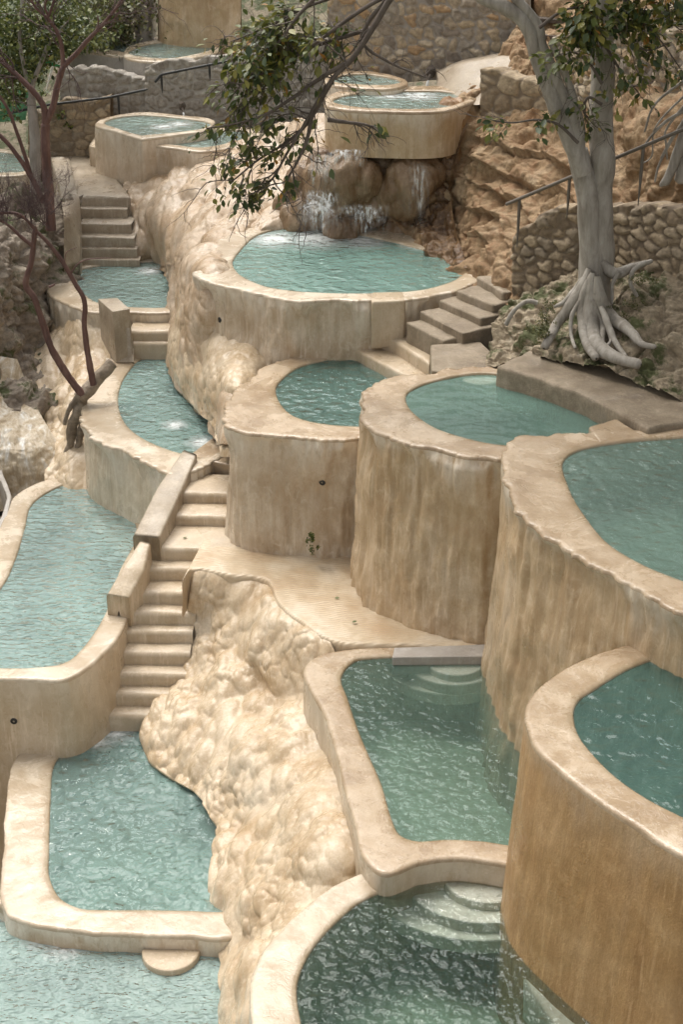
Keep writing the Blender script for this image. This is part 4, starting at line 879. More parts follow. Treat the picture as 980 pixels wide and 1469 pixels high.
def limb(L_, r, r0, r1, n=40, seg=10, rough=.12, seed=0):
    P = spline(pxl(L_, r), n); P = P + .02 * np.stack([fbm(P * 2.5, 2, seed), fbm(P * 2.5 + 5, 2, seed), 0 * P[:, 0]], -1) * (r0 / .1)
    return tube(P, np.linspace(r0, r1, n), seg, True, rough, seed), P

# ---- the big fig
fig = thing('fig_tree', 'big pale fig tree with two smooth stems and roots gripping the mossy rock', 'tree', PR(850, 505, 17.2))
tr = []
P_ = spline(pxl([(856, 480, 17.3), (853, 440, 17.4), (852, 402), (852, 360), (851, 320), (848, 290), (845, 270)], 17.45), 60)
tr.append(tube(P_, np.interp(np.linspace(0, 1, 60), [0, .2, .4, .6, .8, 1], [.22, .215, .19, .17, .16, .13]), 30, True, .14, 1))
tr.append(limb([(856, 475), (858, 420), (862, 330), (864, 270), (863, 200), (864, 120), (867, 40), (869, -60), (862, -200)], 17.45, .175, .105, 80, 18, .08, 2)[0])
tr.append(limb([(852, 475), (850, 420), (846, 320), (842, 280), (836, 245), (828, 212)], 17.38, .145, .125, 50, 18, .08, 3)[0])
mesh('trunk', *merge(tr), BARK_F, fig)
for L_, a, b_, sd in (([(836, 248), (818, 196), (800, 158), (786, 122), (772, 87), (764, 58), (747, 27), (722, 10), (690, -6), (640, -60), (585, -110)], .11, .055, 5),
                   ([(832, 225), (818, 160), (800, 118), (788, 88), (777, 64), (774, 40), (758, 16), (738, -6), (700, -70)], .09, .045, 6),
                   ([(836, 205), (832, 172), (820, 128), (804, 88), (790, 58)], .05, .038, 7)):
    t_, _ = limb(L_, 17.2, a, b_, 70, 14, .10, sd); mesh('branch', *t_, BARK_F, fig)
ROOTS = [([(846, 385), (838, 410), (818, 440), (800, 465), (782, 500)], .10, .05, 17.2), ([(852, 390), (848, 440), (849, 475), (860, 500), (888, 514), (920, 523)], .15, .06, 17.05),
         ([(858, 395), (862, 430), (878, 455), (904, 474), (922, 494), (942, 498)], .11, .03, 17.0), ([(864, 375), (884, 392), (908, 384), (938, 374)], .09, .025, 17.3),
         ([(844, 400), (836, 450), (842, 490), (856, 514)], .09, .05, 17.05), ([(890, 390), (880, 408), (878, 436)], .03, .02, 17.2), ([(928, 376), (908, 390), (905, 408), (914, 426)], .035, .025, 17.15),
         ([(850, 430), (864, 462), (866, 500)], .05, .03, 16.95), ([(840, 420), (822, 452), (820, 480), (826, 500)], .035, .02, 17.05), ([(770, 434), (755, 432), (738, 444), (724, 466)], .035, .03, 17.4),
         ([(856, 420), (872, 470), (876, 490), (868, 498)], .03, .018, 16.95), ([(842, 395), (812, 432), (796, 440)], .06, .02, 17.25), ([(862, 440), (884, 490), (900, 512)], .05, .03, 16.9)]
ftps = tps(CM_ROOT)
for i, (L_, a, b_, r) in enumerate(ROOTS):
    L_ = [(x, y, min(r, 17.3, float(ftps(np.array([[x, y]], float))[0]) - .14)) for x, y in L_]
    P_ = spline(pxl(L_, r), 60); P_ = P_ + .02 * np.stack([fbm(P_ * 3, 2, i), fbm(P_ * 3 + 5, 2, i), 0 * P_[:, 0]], -1)
    t_ = tube(P_, np.interp(np.linspace(0, 1, 60), [0, .18, .45, 1], [.03, a * .8, a * .75, b_ * .95]), 14, True, .18, 20 + i); mesh('root', *t_, BARK_F, fig)

def twigs(segs, nsub, length, r0, seed, grav=-.2, depth=2):
    """random side shoots along given curves; returns tubes and tip points with directions"""
    g = np.random.default_rng(seed); tubes_, tips, dirs = [], [], []
    cur = [(P, r) for P, r in segs]
    for dpt in range(depth):
        nx = []
        for P, r in cur:
            for _ in range(nsub):
                k = g.integers(max(1, len(P) // 5), len(P)); p = P[k]; d = P[min(k + 1, len(P) - 1)] - P[max(k - 1, 0)]; d /= np.linalg.norm(d) + 1e-9
                d = d + g.normal(0, .75, 3); d /= np.linalg.norm(d); ln = length * (.5 + g.random()) * (.6 ** dpt); q = [p]; m = 7
                for j in range(m):
                    d = d + g.normal(0, .22, 3) + np.array([0, 0, grav * .25]); d /= np.linalg.norm(d); q.append(q[-1] + d * ln / m)
                q = np.array(q); tubes_.append(tube(q, np.linspace(r * .6, r * .25, len(q)), 4, False)); nx.append((q, r * .5))
                for j in range(2, len(q)): tips.append(q[j]); dirs.append(q[j] - q[j - 1])
        cur = nx
    return tubes_, np.array(tips), np.array(dirs) / (np.linalg.norm(dirs, axis=1, keepdims=True) + 1e-9)
# hanging boughs
HANG = [[(640, -60), (575, -20), (535, 40), (505, 85), (478, 112), (448, 160), (415, 215), (385, 262), (352, 283)], [(575, -20), (510, 20), (455, 60), (400, 96), (350, 118), (322, 150)],
        [(585, -60), (520, -20), (440, 10), (380, 40), (330, 60)], [(505, 85), (455, 115), (420, 140), (380, 165), (335, 178), (296, 184)], [(478, 112), (440, 178), (410, 205), (372, 228), (330, 262)],
        [(535, 40), (470, 60), (420, 80), (380, 120), (345, 140)], [(448, 160), (440, 200), (425, 235), (408, 262)], [(575, -20), (530, 30), (520, 60), (560, 90), (614, 112)], [(470, 172), (500, 176), (528, 180), (548, 192)], [(480, -30), (430, 20), (400, 60), (365, 88)]]
hb = []
for i, L_ in enumerate(HANG):
    t_, P = limb(L_, 16.4 + .12 * (i % 3), .045 if i == 0 else .028, .008, 46, 7, .15, 60 + i)
    mesh('bough', *t_, TWIG, fig); hb.append((P, .018 if i == 0 else .013))
tb, tp, td = twigs([hb[k] for k in (0, 1, 2, 3, 4, 5, 9)], 9, .55, .012, 5, -.5, 2)
tb2, tp2, td2 = twigs([hb[6], hb[7], hb[8]], 5, .35, .010, 6, -.4, 2)
tag(mesh('twigs', *merge(tb + tb2), TWIG, fig), kind='stuff')
# leaves: dense where the photo has them dense
def proj(P):
    q = P - np.array([0, 0, HC]); d = q[:, 1] * CP - q[:, 2] * SP; u = q[:, 1] * SP + q[:, 2] * CP
    return 490 + F * q[:, 0] / d, 734.5 - F * u / d
def dens(px, py, blobs):
    r = np.zeros(len(px))
    for cx, cy, rx, ry, k in blobs: r = np.maximum(r, k * np.exp(-(((px - cx) / rx) ** 2 + ((py - cy) / ry) ** 2)))
    return r
BL = [(400, 30, 75, 60, 1), (370, 90, 55, 40, 1), (345, 135, 45, 30, .9), (325, 180, 40, 18, .7), (395, 190, 45, 40, .35), (370, 215, 30, 18, .8), (350, 262, 45, 26, .75), (405, 262, 22, 12, .6), (365, 285, 25, 18, .6), (450, 60, 45, 50, .55), (438, 200, 18, 18, .6), (470, 20, 60, 30, .5), (545, 182, 12, 14, .5), (510, 120, 30, 30, .06)]
g = np.random.default_rng(11)
allp = np.vstack([tp, tp2]); alld = np.vstack([td, td2]); rep = 4
allp = np.repeat(allp, rep, 0) + g.normal(0, .035, (len(allp) * rep, 3)); alld = np.repeat(alld, rep, 0)
px_, py_ = proj(allp); keep = g.random(len(allp)) < dens(px_, py_, BL) * .27
V, f, v = leaves(allp[keep], alld[keep], .095, .3, 3, .5, .55); mesh('crown', V, f, LEAF_F, fig, {'leaf': v})
# sprays on the right and in front of the trunks
SPR = [[(774, 40), (800, 20), (830, 10), (860, 22)], [(869, -40), (880, 30), (895, 55), (930, 72), (965, 60)], [(869, -60), (920, -20), (950, 20), (985, 50)], [(864, 120), (845, 90), (820, 75), (800, 88)], [(830, 205), (800, 178), (770, 172), (735, 176), (705, 172)],
       [(866, 60), (890, 100), (905, 125), (918, 120)], [(869, -40), (840, 20), (830, 50), (822, 66)], [(869, -60), (905, 10), (950, 60), (978, 100)], [(864, 150), (845, 140), (838, 160), (850, 176)], [(920, -40), (970, 10), (1000, 60)]]
hs = []
for i, L_ in enumerate(SPR):
    t_, P = limb(L_, 16.9 + .1 * (i % 3), .022, .006, 40, 6, .15, 80 + i); mesh('bough', *t_, TWIG, fig); hs.append((P, .010))
tb, tp, td = twigs(hs, 6, .38, .009, 8, -.3, 2); tag(mesh('twigs', *merge(tb), TWIG, fig), kind='stuff')
BL2 = [(830, 40, 55, 45, .8), (800, 20, 40, 30, .8), (900, 20, 60, 30, .55), (955, 40, 45, 45, .6), (830, 85, 35, 25, .5), (905, 120, 25, 20, .6), (970, 90, 20, 30, .5), (735, 176, 40, 12, .7), (800, 170, 30, 14, .4), (850, 150, 20, 30, .3), (920, 0, 90, 25, .7), (940, 75, 35, 20, .5)]
tp = np.repeat(tp, 5, 0) + g.normal(0, .035, (len(tp) * 5, 3)); td = np.repeat(td, 5, 0); px_, py_ = proj(tp); keep = g.random(len(tp)) < dens(px_, py_, BL2) * .40
V, f, v = leaves(tp[keep], td[keep], .095, .3, 4, .6, .55); mesh('crown', V, f, LEAF_F, fig, {'leaf': v})
# the rest of the crown, high over the cliff (out of the picture, seen in the water)
cp = g.normal(0, 1, (3400, 3)); cp /= np.linalg.norm(cp, axis=1, keepdims=True); cp *= (.55 + .5 * g.random((3400, 1)))
cp = cp * np.array([3.6, 2.6, 1.7]) + np.array([4.4, 17.4, 12.0]) + .5 * np.stack([fbm(cp * 3, 2, 1), fbm(cp * 3, 2, 2), fbm(cp * 3, 2, 3)], -1)
px_, py_ = proj(cp); cp = cp[py_ < -60]
V, f, v = leaves(cp, g.normal(0, 1, cp.shape), .26, .3, 9, .4, .6); mesh('crown', V, f, LEAF_F, fig, {'leaf': v})

# second fig at the right edge: only its roots come into view
f2 = thing('fig_tree', 'second fig at the right edge with grey roots spilling down the cliff', 'tree', PR(962, 268, 18.0))
for i, (L_, a, b_) in enumerate([([(1010, 120), (985, 190), (968, 230), (952, 266)], .10, .05), ([(1015, 130), (990, 215), (975, 264)], .12, .07), ([(1000, 140), (975, 205), (962, 245), (948, 268)], .05, .03), ([(1000, 150), (955, 175), (928, 205), (922, 220)], .025, .012),
                                 ([(1000, 130), (955, 190), (956, 205), (958, 230)], .018, .010), ([(1000, 120), (940, 185), (935, 225), (922, 235)], .015, .008), ([(1005, 100), (940, 150), (925, 190)], .02, .012), ([(990, 160), (965, 200), (945, 240), (940, 262)], .02, .012), ([(1000, 170), (970, 190), (948, 228)], .02, .01)]):
    t_, _ = limb(L_, 17.7, a, b_, 40, 10, .15, 110 + i); mesh('root', *t_, BARK_F, f2)
t_, _ = limb([(1012, 140), (1040, 40), (1060, -80)], 17.9, .22, .16, 30, 14, .1, 130); mesh('trunk', *t_, BARK_F, f2)

# ---- red barked tree behind the stairs curb
rt = thing('bare_tree', 'red barked tree with forked bare limbs beside the upper left path', 'tree', PR(72, 300, 24.6))
ML = [([(73, 330), (70, 290), (67, 240), (65, 205), (65, 175)], .085, .075), ([(65, 180), (61, 152), (46, 130), (22, 106), (0, 86), (-30, 60)], .055, .035), ([(65, 178), (76, 150), (82, 120), (90, 95)], .058, .05), ([(90, 96), (110, 76), (128, 55), (146, 36), (166, 12), (185, -20)], .045, .02), ([(90, 96), (87, 62), (78, 40), (68, 26)], .038, .028), ([(68, 26), (76, 4), (82, -20)], .024, .018), ([(68, 26), (50, 10), (40, -10)], .024, .016), ([(70, 24), (64, 10), (70, -10)], .02, .014), ([(130, 54), (140, 38), (140, 22)], .02, .01), ([(146, 36), (160, 30), (172, 16)], .016, .01),
      ([(62, 290), (45, 255), (22, 220), (0, 195), (-20, 180)], .05, .03), ([(44, 252), (34, 220), (22, 185), (10, 155), (0, 140), (-20, 110)], .035, .02)]
rb = []
for i, (L_, a, b_) in enumerate(ML):
    t_, P = limb(L_, 24.6, a, b_, 46, 10, .12, 140 + i); mesh('trunk' if i == 0 else 'branch', *t_, BARK_R, rt); rb.append((P, b_ * .7))
tb, tp, td = twigs([rb[k] for k in (3, 4, 5, 6, 1, 8, 9)], 7, .8, .014, 15, .0, 2); tag(mesh('twigs', *merge(tb), TWIG_P, rt), kind='stuff')
# ---- pale trunk beside it
pt = thing('pale_tree', 'slender pale grey trunk with leafy crown left of the red barked tree', 'tree', PR(50, 262, 26.5))
pb = []
for i, (L_, a, b_) in enumerate([([(52, 275), (50, 250), (50, 200), (46, 160), (44, 138)], .11, .075), ([(44, 140), (48, 115), (58, 90), (68, 64)], .05, .03), ([(45, 140), (35, 100), (28, 60), (30, 20), (34, -30)], .04, .025), ([(60, 88), (72, 60), (88, 40), (100, 28)], .03, .012)]):
    t_, P = limb(L_, 26.5, a, b_, 40, 10, .12, 160 + i); mesh('trunk' if i == 0 else 'branch', *t_, BARK_G, pt); pb.append((P, b_))
def cloud_leaves(name, parent, blobs, size, seed, mat, r, dr=.6, n=900, twig=None):
    """foliage filled into clumps given by view column, row, radii and own distance"""
    g = np.random.default_rng(seed); Pp = []
    for (cx, cy, rx, ry, k) in blobs:
        m = int(n * k); a = g.normal(0, .5, (m, 2)); rr = r + g.normal(0, dr * .5, m)
        sub = g.normal(0, .45, (max(3, m // 26), 2)); a = sub[g.integers(0, len(sub), m)] + g.normal(0, .11, (m, 2))
        Pp.append(PR(cx + a[:, 0] * rx * 1.5, cy + a[:, 1] * ry * 1.5, rr))
    Pp = np.vstack(Pp); V, f, v = leaves(Pp, g.normal(0, 1, Pp.shape), size, .3, seed, .2, .55)
    return mesh(name, V, f, mat, parent, {'leaf': v})
cloud_leaves('crown', pt, [(30, 40, 60, 35, 1.5), (80, 65, 40, 20, .8), (20, 85, 30, 20, .4), (120, 50, 35, 18, .6), (60, 20, 60, 20, 1), (-20, 110, 40, 40, .6), (30, 110, 22, 12, .25)], .085, 31, LEAF_S, 27.2, 1.2, 1500)
# ---- foreground red shrub rooted on the narrow pool's edge
rs = thing('bare_tree', 'small twisted red barked tree rooted below the lip of the narrow curved pool', 'tree', PR(118, 565, 20.4))
rb = []
for i, (L_, a, b_) in enumerate([([(118, 566), (104, 548), (82, 515), (66, 480), (54, 440), (48, 425), (37, 410), (44, 378), (48, 345), (50, 325)], .06, .035), ([(134, 552), (128, 520), (121, 470), (120, 430), (108, 408), (92, 380), (70, 350), (50, 330), (28, 308), (0, 306), (-20, 312)], .05, .018), ([(46, 352), (30, 340), (12, 324), (-10, 310)], .03, .014), ([(52, 332), (44, 320), (20, 308)], .014, .008), ([(100, 394), (112, 378), (126, 372), (160, 370)], .012, .005), ([(92, 382), (95, 362), (110, 355)], .009, .004), ([(70, 412), (78, 408)], .02, .012)]):
    t_, P = limb(L_, 20.4, a, b_, 60, 9, .16, 180 + i); mesh('trunk' if i < 2 else 'branch', *t_, BARK_R, rs); rb.append((P, .012))
STUMP = rock_mat('gnarled_root_wood', [(.3, (.16, .12, .085)), (.5, (.28, .225, .165)), (.7, (.40, .33, .26))])
t_, _ = limb([(112, 572, 20.45), (124, 560, 20.5), (140, 542, 20.6), (152, 530, 20.65), (163, 520, 20.7)], 20.5, .10, .085, 50, 20, .45, 199); mesh('stump', *t_, STUMP, rs)
for i, (L_, a_, b2) in enumerate([([(118, 566), (114, 590), (104, 612), (100, 640), (84, 672), (70, 684)], .10, .05), ([(116, 575), (118, 605), (112, 640), (108, 668)], .07, .04), ([(122, 560), (100, 585), (92, 610)], .05, .03)]):
    t_, _ = limb(L_, 20.5, a_, b2, 50, 14, .5, 205 + i); mesh('root', *t_, STUMP, rs)
tb, tp, td = twigs([(pxl([(50, 332), (45, 322), (36, 312)], 20.4), .012), (pxl([(54, 335), (62, 322), (72, 308)], 20.4), .012), (pxl([(28, 308), (10, 300), (-5, 296)], 20.4), .012), (pxl([(20, 330), (8, 322), (0, 318)], 20.4), .012), (pxl([(50, 330), (50, 310), (52, 290)], 20.4), .01)], 7, .42, .010, 21, .5, 3)
tag(mesh('twigs', *merge(tb), TWIG_P, rs), kind='stuff')

# ---- bushes on the far slope
def bush(name, label, cat, blobs, size, seed, mat, r, n=900, group=None, stem=True, dr=1.2):
    c = blobs[0]; t = thing(name, label, cat, PR(c[0], c[1] + c[3], r), group); cloud_leaves('crown', t, blobs, size, seed, mat, r, dr, n)
    tb = [limb([(c[0] + q * c[2] * .2, c[1] + c[3] * 1.1), (c[0] + q * c[2] * .6, c[1] - c[3] * .6)], r, .05, .015, 20, 6, .1, seed + 5 + q)[0] for q in (-1, 0, 1)]
    mesh('stem', *merge(tb), TWIG, t); return t
bush('bush', 'yellow green bush left of the tall plastered wall at the top', 'bush', [(165, 28, 36, 30, 1), (150, 45, 30, 22, .7), (185, 10, 30, 26, .7), (140, 15, 40, 25, .8)], .09, 41, LEAF_Y, 33.2, 1300)
bush('bush', 'dark green bush filling the top left corner behind the pale trunk', 'bush', [(50, 50, 70, 40, 1), (10, 20, 50, 40, 1), (100, 30, 50, 35, .9), (-20, 70, 50, 40, .7), (75, 0, 80, 30, .9), (20, 95, 40, 20, .5)], .10, 42, LEAF_S, 32.0, 2000)
bush('bush', 'low bush under the sign at the left edge', 'bush', [(12, 128, 22, 16, .8), (-10, 150, 30, 22, .6), (35, 118, 16, 10, .4)], .08, 43, LEAF_S, 29.5, 600, dr=.5)
m, nt, b = new_mat('green_net'); b.inputs['Base Color'].default_value = (.03, .12, .045, 1); b.inputs['Roughness'].default_value = .8
nt.links.new(bumpn(nt, noise(nt, (30, 30, 30), 3), .5, .02), b.inputs['Normal']); GREEN = m
patch_g = patch('green_screen', [(-40, 125), (-40, 150), (-40, 178)], [(42, 130), (40, 150), (36, 172)], [(0, 125, 30.6), (0, 178, 30.2), (40, 150, 30.3), (-40, 150, 30.4), (40, 175, 30.1)], GREEN, 50, 30, lambda G, P: .06 * fbm(G * 3, 3, 5))
tag(patch_g, 'green mesh screen hanging behind the trunks at the left edge', 'screen')
bush('fern', 'dark green tuft growing from the dark rubble wall', 'plant', [(92, 165, 7, 8, .3), (98, 176, 6, 7, .25)], .07, 44, LEAF_S, 29.6, 300, dr=.15)

# moss tufts and weeds
for i, (lab, bl, r) in enumerate([('bright moss tuft on the rock left of the fig roots', [(782, 460, 10, 16, .5), (772, 478, 10, 12, .4), (790, 440, 8, 10, .3)], 16.95), ('moss fringe on the mossy rock right of the fig trunk', [(905, 440, 18, 10, .4), (925, 400, 20, 6, .4), (890, 470, 12, 10, .3)], 16.9)]):
    t = thing('moss', lab, 'moss', PR(bl[0][0], bl[0][1], r)); cloud_leaves('tuft', t, bl, .02, 50 + i, LEAF_Y, r + .06, .06, 1100)
t = thing('weed', 'dark weed growing where the drain seeps on the dripstone wall', 'plant', PR(446, 790, 16.2)); cloud_leaves('tuft', t, [(445, 768, 4, 12, .5), (447, 785, 4, 8, .3)], .03, 53, LEAF_S, 16.35, .08, 260)

# ------------------------------------------------------------------ railings, spouts, sign
m, nt, b = new_mat('weathered_pipe'); b.inputs['Base Color'].default_value = (.16, .14, .12, 1); b.inputs['Metallic'].default_value = .5; b.inputs['Roughness'].default_value = .5; PIPE = m
m, nt, b = new_mat('black_pipe'); b.inputs['Base Color'].default_value = (.02, .02, .02, 1); b.inputs['Roughness'].default_value = .5; BLACK = m
def railing(label, rail, posts, mat, r0=.022):
    P = pxl(rail, 0); t = thing('railing', label, 'railing', P[0]); mesh('rail', *tube(linres(P, 40), r0, 8), mat, t)
    for (px, py, r, h) in posts:
        a = PR(px, py, r); mesh('post', *tube(np.array([a, a - np.array([0, 0, h * .5]), a - np.array([0, 0, h])]), r0 * .9, 8), mat, t)
railing('long grey pipe handrail sloping up behind the fig trunk', [(727, 293, 18.6), (980, 186, 17.0), (1050, 156, 16.6)], [(746, 286, 18.48, .62), (818, 255, 18.0, .5), (924, 210, 17.35, .7)], PIPE)
railing('black handrail crossing in front of the dark rubble wall', [(10, 163, 29.4), (70, 150, 29.4), (155, 140, 29.4), (212, 128, 29.4)], [(169, 137, 29.4, .5), (60, 152, 29.4, .5)] , BLACK, .025)
railing('black handrail on top of the pale rubble wall', [(222, 118, 29.3), (231, 107, 29.3), (345, 84, 29.0), (372, 78, 28.9)], [(231, 107, 29.3, .35), (300, 93, 29.1, .3)], BLACK, .025)

DSTONE = rock_mat('dark_carved_stone', [(.3, (.06, .045, .035)), (.7, (.14, .11, .085))])
def spout(label, px, py, r, s, ang):
    """carved animal head on the wall with a pipe mouth pouring water"""
    t = thing('water_spout', label, 'spout', PR(px, py + 8, r)); n, m_ = 28, 18
    th = np.linspace(0, 2 * math.pi, n, endpoint=False)[:, None]; ph = np.linspace(.05, math.pi - .05, m_)[None]
    D = np.stack([np.cos(th) * np.sin(ph), np.sin(th) * np.sin(ph), np.cos(ph) + 0 * th], -1); c = PR(px, py, r)
    G = c + D * np.array([.8, .8, 1.0]) * s + .25 * s * fbm(D * 2.5, 3, 4)[..., None] * D
    mesh('head', G.reshape(-1, 3), gridf(n, m_, True, flip=True), DSTONE, t)
    d = np.array([math.sin(ang) * .5, -1, -.55]); P = np.array([c + d * s * k for k in (.5, 1.2, 2.0)]); mesh('pipe', *tube(P, s * .28, 10), DSTONE, t)
    q = np.array([P[-1] + np.array([d[0] * k * s * .5, -k * s * .5, -k * k * s * .42]) for k in (0, .6, 1.2, 1.8, 2.3)]); mesh('jet', *tube(q, np.linspace(s * .2, s * .35, 5), 8, True, .3, 3), FOAM, t)
FOAM, nt, b = new_mat('white_water'); b.inputs['Base Color'].default_value = (.80, .82, .82, 1); b.inputs['Roughness'].default_value = .35
nt.links.new(bumpn(nt, noise(nt, (25, 25, 8), 5, .7), .8, .03), b.inputs['Normal'])
tr_ = nd(nt, 'ShaderNodeBsdfTransparent'); ms_ = nd(nt, 'ShaderNodeMixShader'); nt.links.new(ramp(nt, noise(nt, (30, 30, 5), 5, .7), [(.38, 0.15), (.62, .9)]), ms_.inputs[0])
nt.links.new(tr_.outputs[0], ms_.inputs[1]); nt.links.new(b.outputs[0], ms_.inputs[2]); nt.links.new(ms_.outputs[0], nt.nodes['Material Output'].inputs['Surface'])
spout('dark carved head spouting water from the pale rubble wall', 261, 152, 29.3, .085, .4)
spout('brown carved head spouting water at the foot of the golden wall', 619, 103, 25.0, .10, -.6)

# white water on the rocks
FALL, nt, b = new_mat('falling_water'); lk = nt.links.new; b.inputs['Base Color'].default_value = (.84, .86, .86, 1); b.inputs['Roughness'].default_value = .3
tr_ = nd(nt, 'ShaderNodeBsdfTransparent'); ms_ = nd(nt, 'ShaderNodeMixShader'); ed = nd(nt, 'ShaderNodeAttribute', attribute_name='edge'); dn_ = nd(nt, 'ShaderNodeAttribute', attribute_name='amount')
stk = math_(nt, 'MULTIPLY', ramp(nt, noise(nt, (26, 26, 1.1), 4, .6), [(.40, 0.0), (.75, .75)]), ramp(nt, noise(nt, (8, 8, 5), 5, .65), [(.34, .25), (.62, 1.0)]))
lk(math_(nt, 'MULTIPLY', math_(nt, 'MULTIPLY', stk, ed.outputs['Fac']), dn_.outputs['Fac'], True), ms_.inputs[0]); lk(tr_.outputs[0], ms_.inputs[1]); lk(b.outputs[0], ms_.inputs[2]); lk(ms_.outputs[0], nt.nodes['Material Output'].inputs['Surface'])
def falls(name, label, runs, seed):
    t = thing(name, label, 'waterfall', PR(runs[0][0], runs[0][3], runs[0][5]))
    for q, (x0, x1, y0, y1, r0, r1, amt) in enumerate(runs):
        n, m_ = 40, 60; u = np.linspace(0, 1, n)[:, None]; v = np.linspace(0, 1, m_)[None]
        X_ = x0 + (x1 - x0) * u + 0 * v; Y_ = y0 + (y1 - y0) * v + 0 * u; G = PR(X_, Y_, r0 + (r1 - r0) * v + 0 * u)
        G[..., 1] += .06 * fbm(G * np.array([7, 7, 1.5]), 3, seed + q) - .05 * np.sin(v * 3.1)
        e = np.minimum(1, 4 * u * (1 - u)) * smooth_step(0, .12, v) * (1 - .9 * smooth_step(.5, 1.0, v + .45 * vn(np.stack([u * 9, 0 * u, 0 * u + seed], -1) + 0 * v[..., None])))
        mesh('veil', G.reshape(-1, 3), gridf(n, m_), FALL, t, {'edge': e.reshape(-1), 'amount': np.full(n * m_, amt)})
falls('waterfall', 'thin white trickles running over the square tan wall of the high pool', [(483, 530, 156, 218, 22.75, 22.55, 2.2)], 3)
falls('waterfall', 'veil of white drops falling from the brown boulders into the large round pool', [(436, 486, 270, 352, 22.05, 21.7, 2.0), (478, 562, 292, 352, 22.05, 21.9, 1.4), (586, 616, 232, 348, 22.1, 22.0, 1.3), (425, 475, 285, 352, 21.85, 21.6, 1.8)], 4)
falls('waterfall', 'white spray streaming over the left waterfall boulder', [(440, 482, 218, 272, 22.12, 22.05, 3.0), (468, 525, 213, 240, 22.15, 22.1, 2.8)], 5)

# sign on a post
sg = thing('sign', 'small tilted white and green sign on a white post behind the trunks', 'sign', PR(73, 108, 28.6))
c = PR(76, 85, 28.6); ux = np.array([.93, 0, -.36]); uz = np.array([.36, 0, .93]) * 1.0
m, nt, b = new_mat('sign_white'); b.inputs['Base Color'].default_value = (.75, .74, .72, 1); SW = m
m, nt, b = new_mat('sign_green'); b.inputs['Base Color'].default_value = (.03, .25, .09, 1); SGN = m
m, nt, b = new_mat('sign_red'); b.inputs['Base Color'].default_value = (.45, .03, .05, 1); SRD = m
m, nt, b = new_mat('sign_blue'); b.inputs['Base Color'].default_value = (.10, .14, .22, 1); SBL = m
def plate(name, x0, x1, z0, z1, mat, y=0.0, th=.02):
    V = [c + ux * x + uz * z + np.array([0, yy, 0]) for yy in (y, y + th) for x, z in ((x0, z0), (x1, z0), (x1, z1), (x0, z1))]
    mesh(name, V, [(0, 1, 2, 3), (7, 6, 5, 4), (0, 4, 5, 1), (1, 5, 6, 2), (2, 6, 7, 3), (3, 7, 4, 0)], mat, sg, smooth=False)
plate('board', -.14, .14, -.06, .13, SW); plate('green_band', -.15, .15, -.12, -.062, SGN)
for i in range(3): plate('red_mark', -.11 + .07 * i, -.065 + .07 * i, -.02, .035, SRD, -.004, .003)
plate('blue_mark', -.09, .0, .055, .10, SBL, -.004, .003); plate('blue_mark', .03, .08, .05, .09, SBL, -.004, .003)
p0 = c + ux * .03 - uz * .12; mesh('post', *tube(np.array([p0, p0 - uz * .2, p0 - uz * .5]), .022, 8), SW, sg)

# tall plastered wall and steps at the top
def plaster(name, label, base, top, mat, thick=.3, cat='wall', res=.06):
    n = 140; m_ = 50; A = spline(base, n); B = spline(top, n); v = np.linspace(0, 1, m_)[None, :, None]; G = A[:, None] * (1 - v) + B[:, None] * v
    G = G + .03 * fbm(G * 2.5, 4, 7)[..., None]; bk = np.array([0, thick, 0])
    G = np.concatenate([G, G[:, -1:] + bk, G[:, :1] + bk], 1); return tag(mesh(name, G.reshape(-1, 3), gridf(n, m_ + 2, flip=True), mat), label, cat)
plaster('plastered_wall', 'tall curved tan plastered wall rising behind the lobed pool at the top', X3([(226, 33.0, 5.5), (232, 32.6, 5.5), (262, 32.2, 5.4), (310, 32.0, 5.4), (345, 31.6, 5.3)]), X3([(226, 33.1, 7.6), (232, 32.7, 7.6), (262, 32.3, 7.6), (310, 32.1, 7.6), (345, 31.7, 7.6)]), TAN)
plaster('plastered_wall', 'narrow grey rounded wall end at the left of the tall plastered wall', X3([(193, 33.4, 5.4), (200, 32.9, 5.4), (214, 33.0, 5.4), (222, 33.6, 5.4)]), X3([(193, 33.5, 6.9), (200, 33.0, 7.1), (214, 33.1, 7.3), (222, 33.7, 7.5)]), WHITEC)
plaster('plastered_slope', 'smooth grey mortar slope beside the high square pool', X3([(628, 24.0, 6.2), (660, 23.3, 6.2), (700, 22.9, 6.3), (735, 22.8, 6.4)]), X3([(628, 24.6, 6.4), (660, 24.3, 6.6), (700, 24.2, 6.72), (735, 24.0, 6.8)]), CONC)
plaster('plastered_ledge', 'pale rough terrace wall above the golden rubble wall at the top', X3([(470, 26.2, 7.4), (560, 26.0, 7.4), (660, 25.8, 7.5), (780, 25.2, 7.5)]), X3([(470, 26.8, 8.2), (560, 26.6, 8.4), (660, 26.4, 8.5), (780, 25.8, 8.6)]), CREAM)
sh = thing('staircase', 'shaded plank stairs between the golden wall and the fig stems', 'staircase', XR(800, 24.0, 6.6))
for i in range(4):
    a = XR(760, 23.6 + .3 * i, 6.7 + .2 * i); b_ = XR(850, 23.2 + .3 * i, 6.7 + .2 * i)
    box_prism('step', [a, b_, b_ + np.array([0, .5, 0]), a + np.array([0, .5, 0])], 6.64 + .2 * i, DSTONE, sh, .01, .004, seed=i)

# white curb at the far left, above the stream
wc = strip_prism('low_wall', [(-16, 610), (-4, 680), (10, 712), (2, 740), (-12, 765)], [(-6, 600), (2, 675), (16, 710), (9, 742), (-4, 768)], [1.5, 1.4, 1.35, 1.3, 1.25], .3, WHITEC, None, .01)
tag(wc, 'thin white curb wall bending along the left edge above the stream', 'low wall')
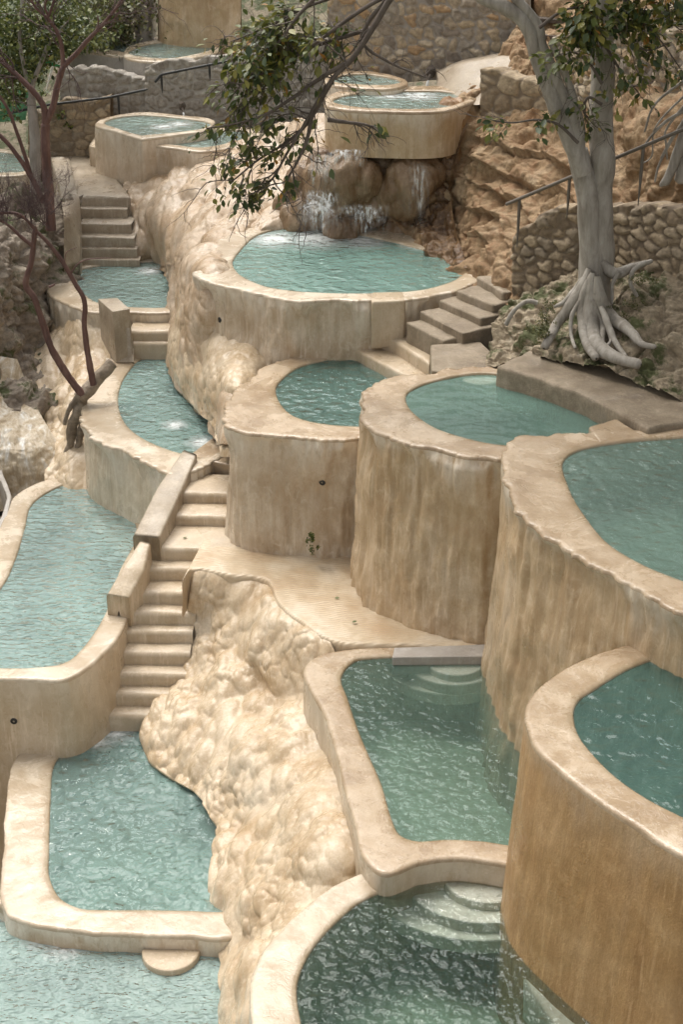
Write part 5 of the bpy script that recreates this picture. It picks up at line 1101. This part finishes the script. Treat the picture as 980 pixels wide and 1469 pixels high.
# stream
STREAM, nt, b = new_mat('stream_water'); lk = nt.links.new; lk(ramp(nt, noise(nt, (6, 3, 2.0), 7, .75, 1, .6), [(.40, (.36, .28, .18)), (.52, (.50, .42, .31)), (.60, (.62, .58, .51)), (.68, (.80, .80, .78))]), b.inputs['Base Color']); b.inputs['Roughness'].default_value = .3
lk(bumpn(nt, noise(nt, (9, 9, 4), 6, .65), .7, .06), b.inputs['Normal'])
ST = tag(patch('stream', [(-70, 500), (-80, 580), (-80, 660), (-80, 760)], [(24, 515), (50, 580), (84, 640), (110, 700)], [(0, 525, 21.9), (0, 600, 21.0), (40, 640, 20.45), (0, 700, 20.15), (80, 690, 20.3), (-60, 560, 21.2), (20, 560, 21.8), (50, 600, 21.2), (-60, 740, 19.4), (-60, 660, 20.0)], STREAM, 130, 200,
    lambda G, P: -.02 + .4 * d_drape(25, .8, .4)(G, P) + .04 * fbm(G * 6, 3, 8), push=.02, fade=(.2, .25, .15, 1e-6)), kind='structure')

# drain holes
for px, py, par in ((458, 693, pK), (17, 1031, pC), (313, 458, pM)):
    w_ = kid(par, 'wall'); co = np.empty(len(w_.data.vertices) * 3, np.float32); w_.data.vertices.foreach_get('co', co)
    co = co.reshape(-1, 3) + np.array(parent_world(w_)); X_, Y_ = proj(co); dd = (X_ - px) ** 2 + (Y_ - py) ** 2; near = np.argsort(dd)[:12]; k_ = near[np.argmin(co[near, 1])]
    c_ = co[k_]; n_ = np.array(w_.data.vertices[int(k_)].normal); n_[2] *= .3; n_ /= np.linalg.norm(n_)
    mesh('drain_hole', *tube(np.array([c_ - n_ * .05, c_ + n_ * .006, c_ + n_ * .008]), np.array([.042, .042, .036]), 18, False), BLACK, w_)
    mesh('drain_hole', *tube(np.array([c_ + n_ * .004, c_ + n_ * .009]), np.array([.040, .040]), 18, True), BLACK, w_)

# leaves fallen on the wet walkway and rims
for i, (px, py, z, lab) in enumerate([(480, 858, 1.915, 'small dark fallen leaf in the middle of the ribbed walkway'), (262, 772, 1.915, 'tiny fallen leaf on the stair landing'), (328, 893, None, 'brown fallen leaf stuck on the bulging rock apron'), (634, 1101, 3.72, None), (505, 893, 1.915, 'brown fallen leaf near the edge of the ribbed walkway')]):
    if z is None or lab is None: continue
    c_ = PZ(px, py, z)[None]; V, f, v = leaves(c_, np.array([[1., .4, .1]]), .07, .1, 70 + i, 0, .6)
    V[:, 2] = z + np.abs(V[:, 2] - z) * .4
    tag(mesh('fallen_leaf', V, f, LEAF_S, None, {'leaf': v}), lab, 'leaf', 'fallen leaves')
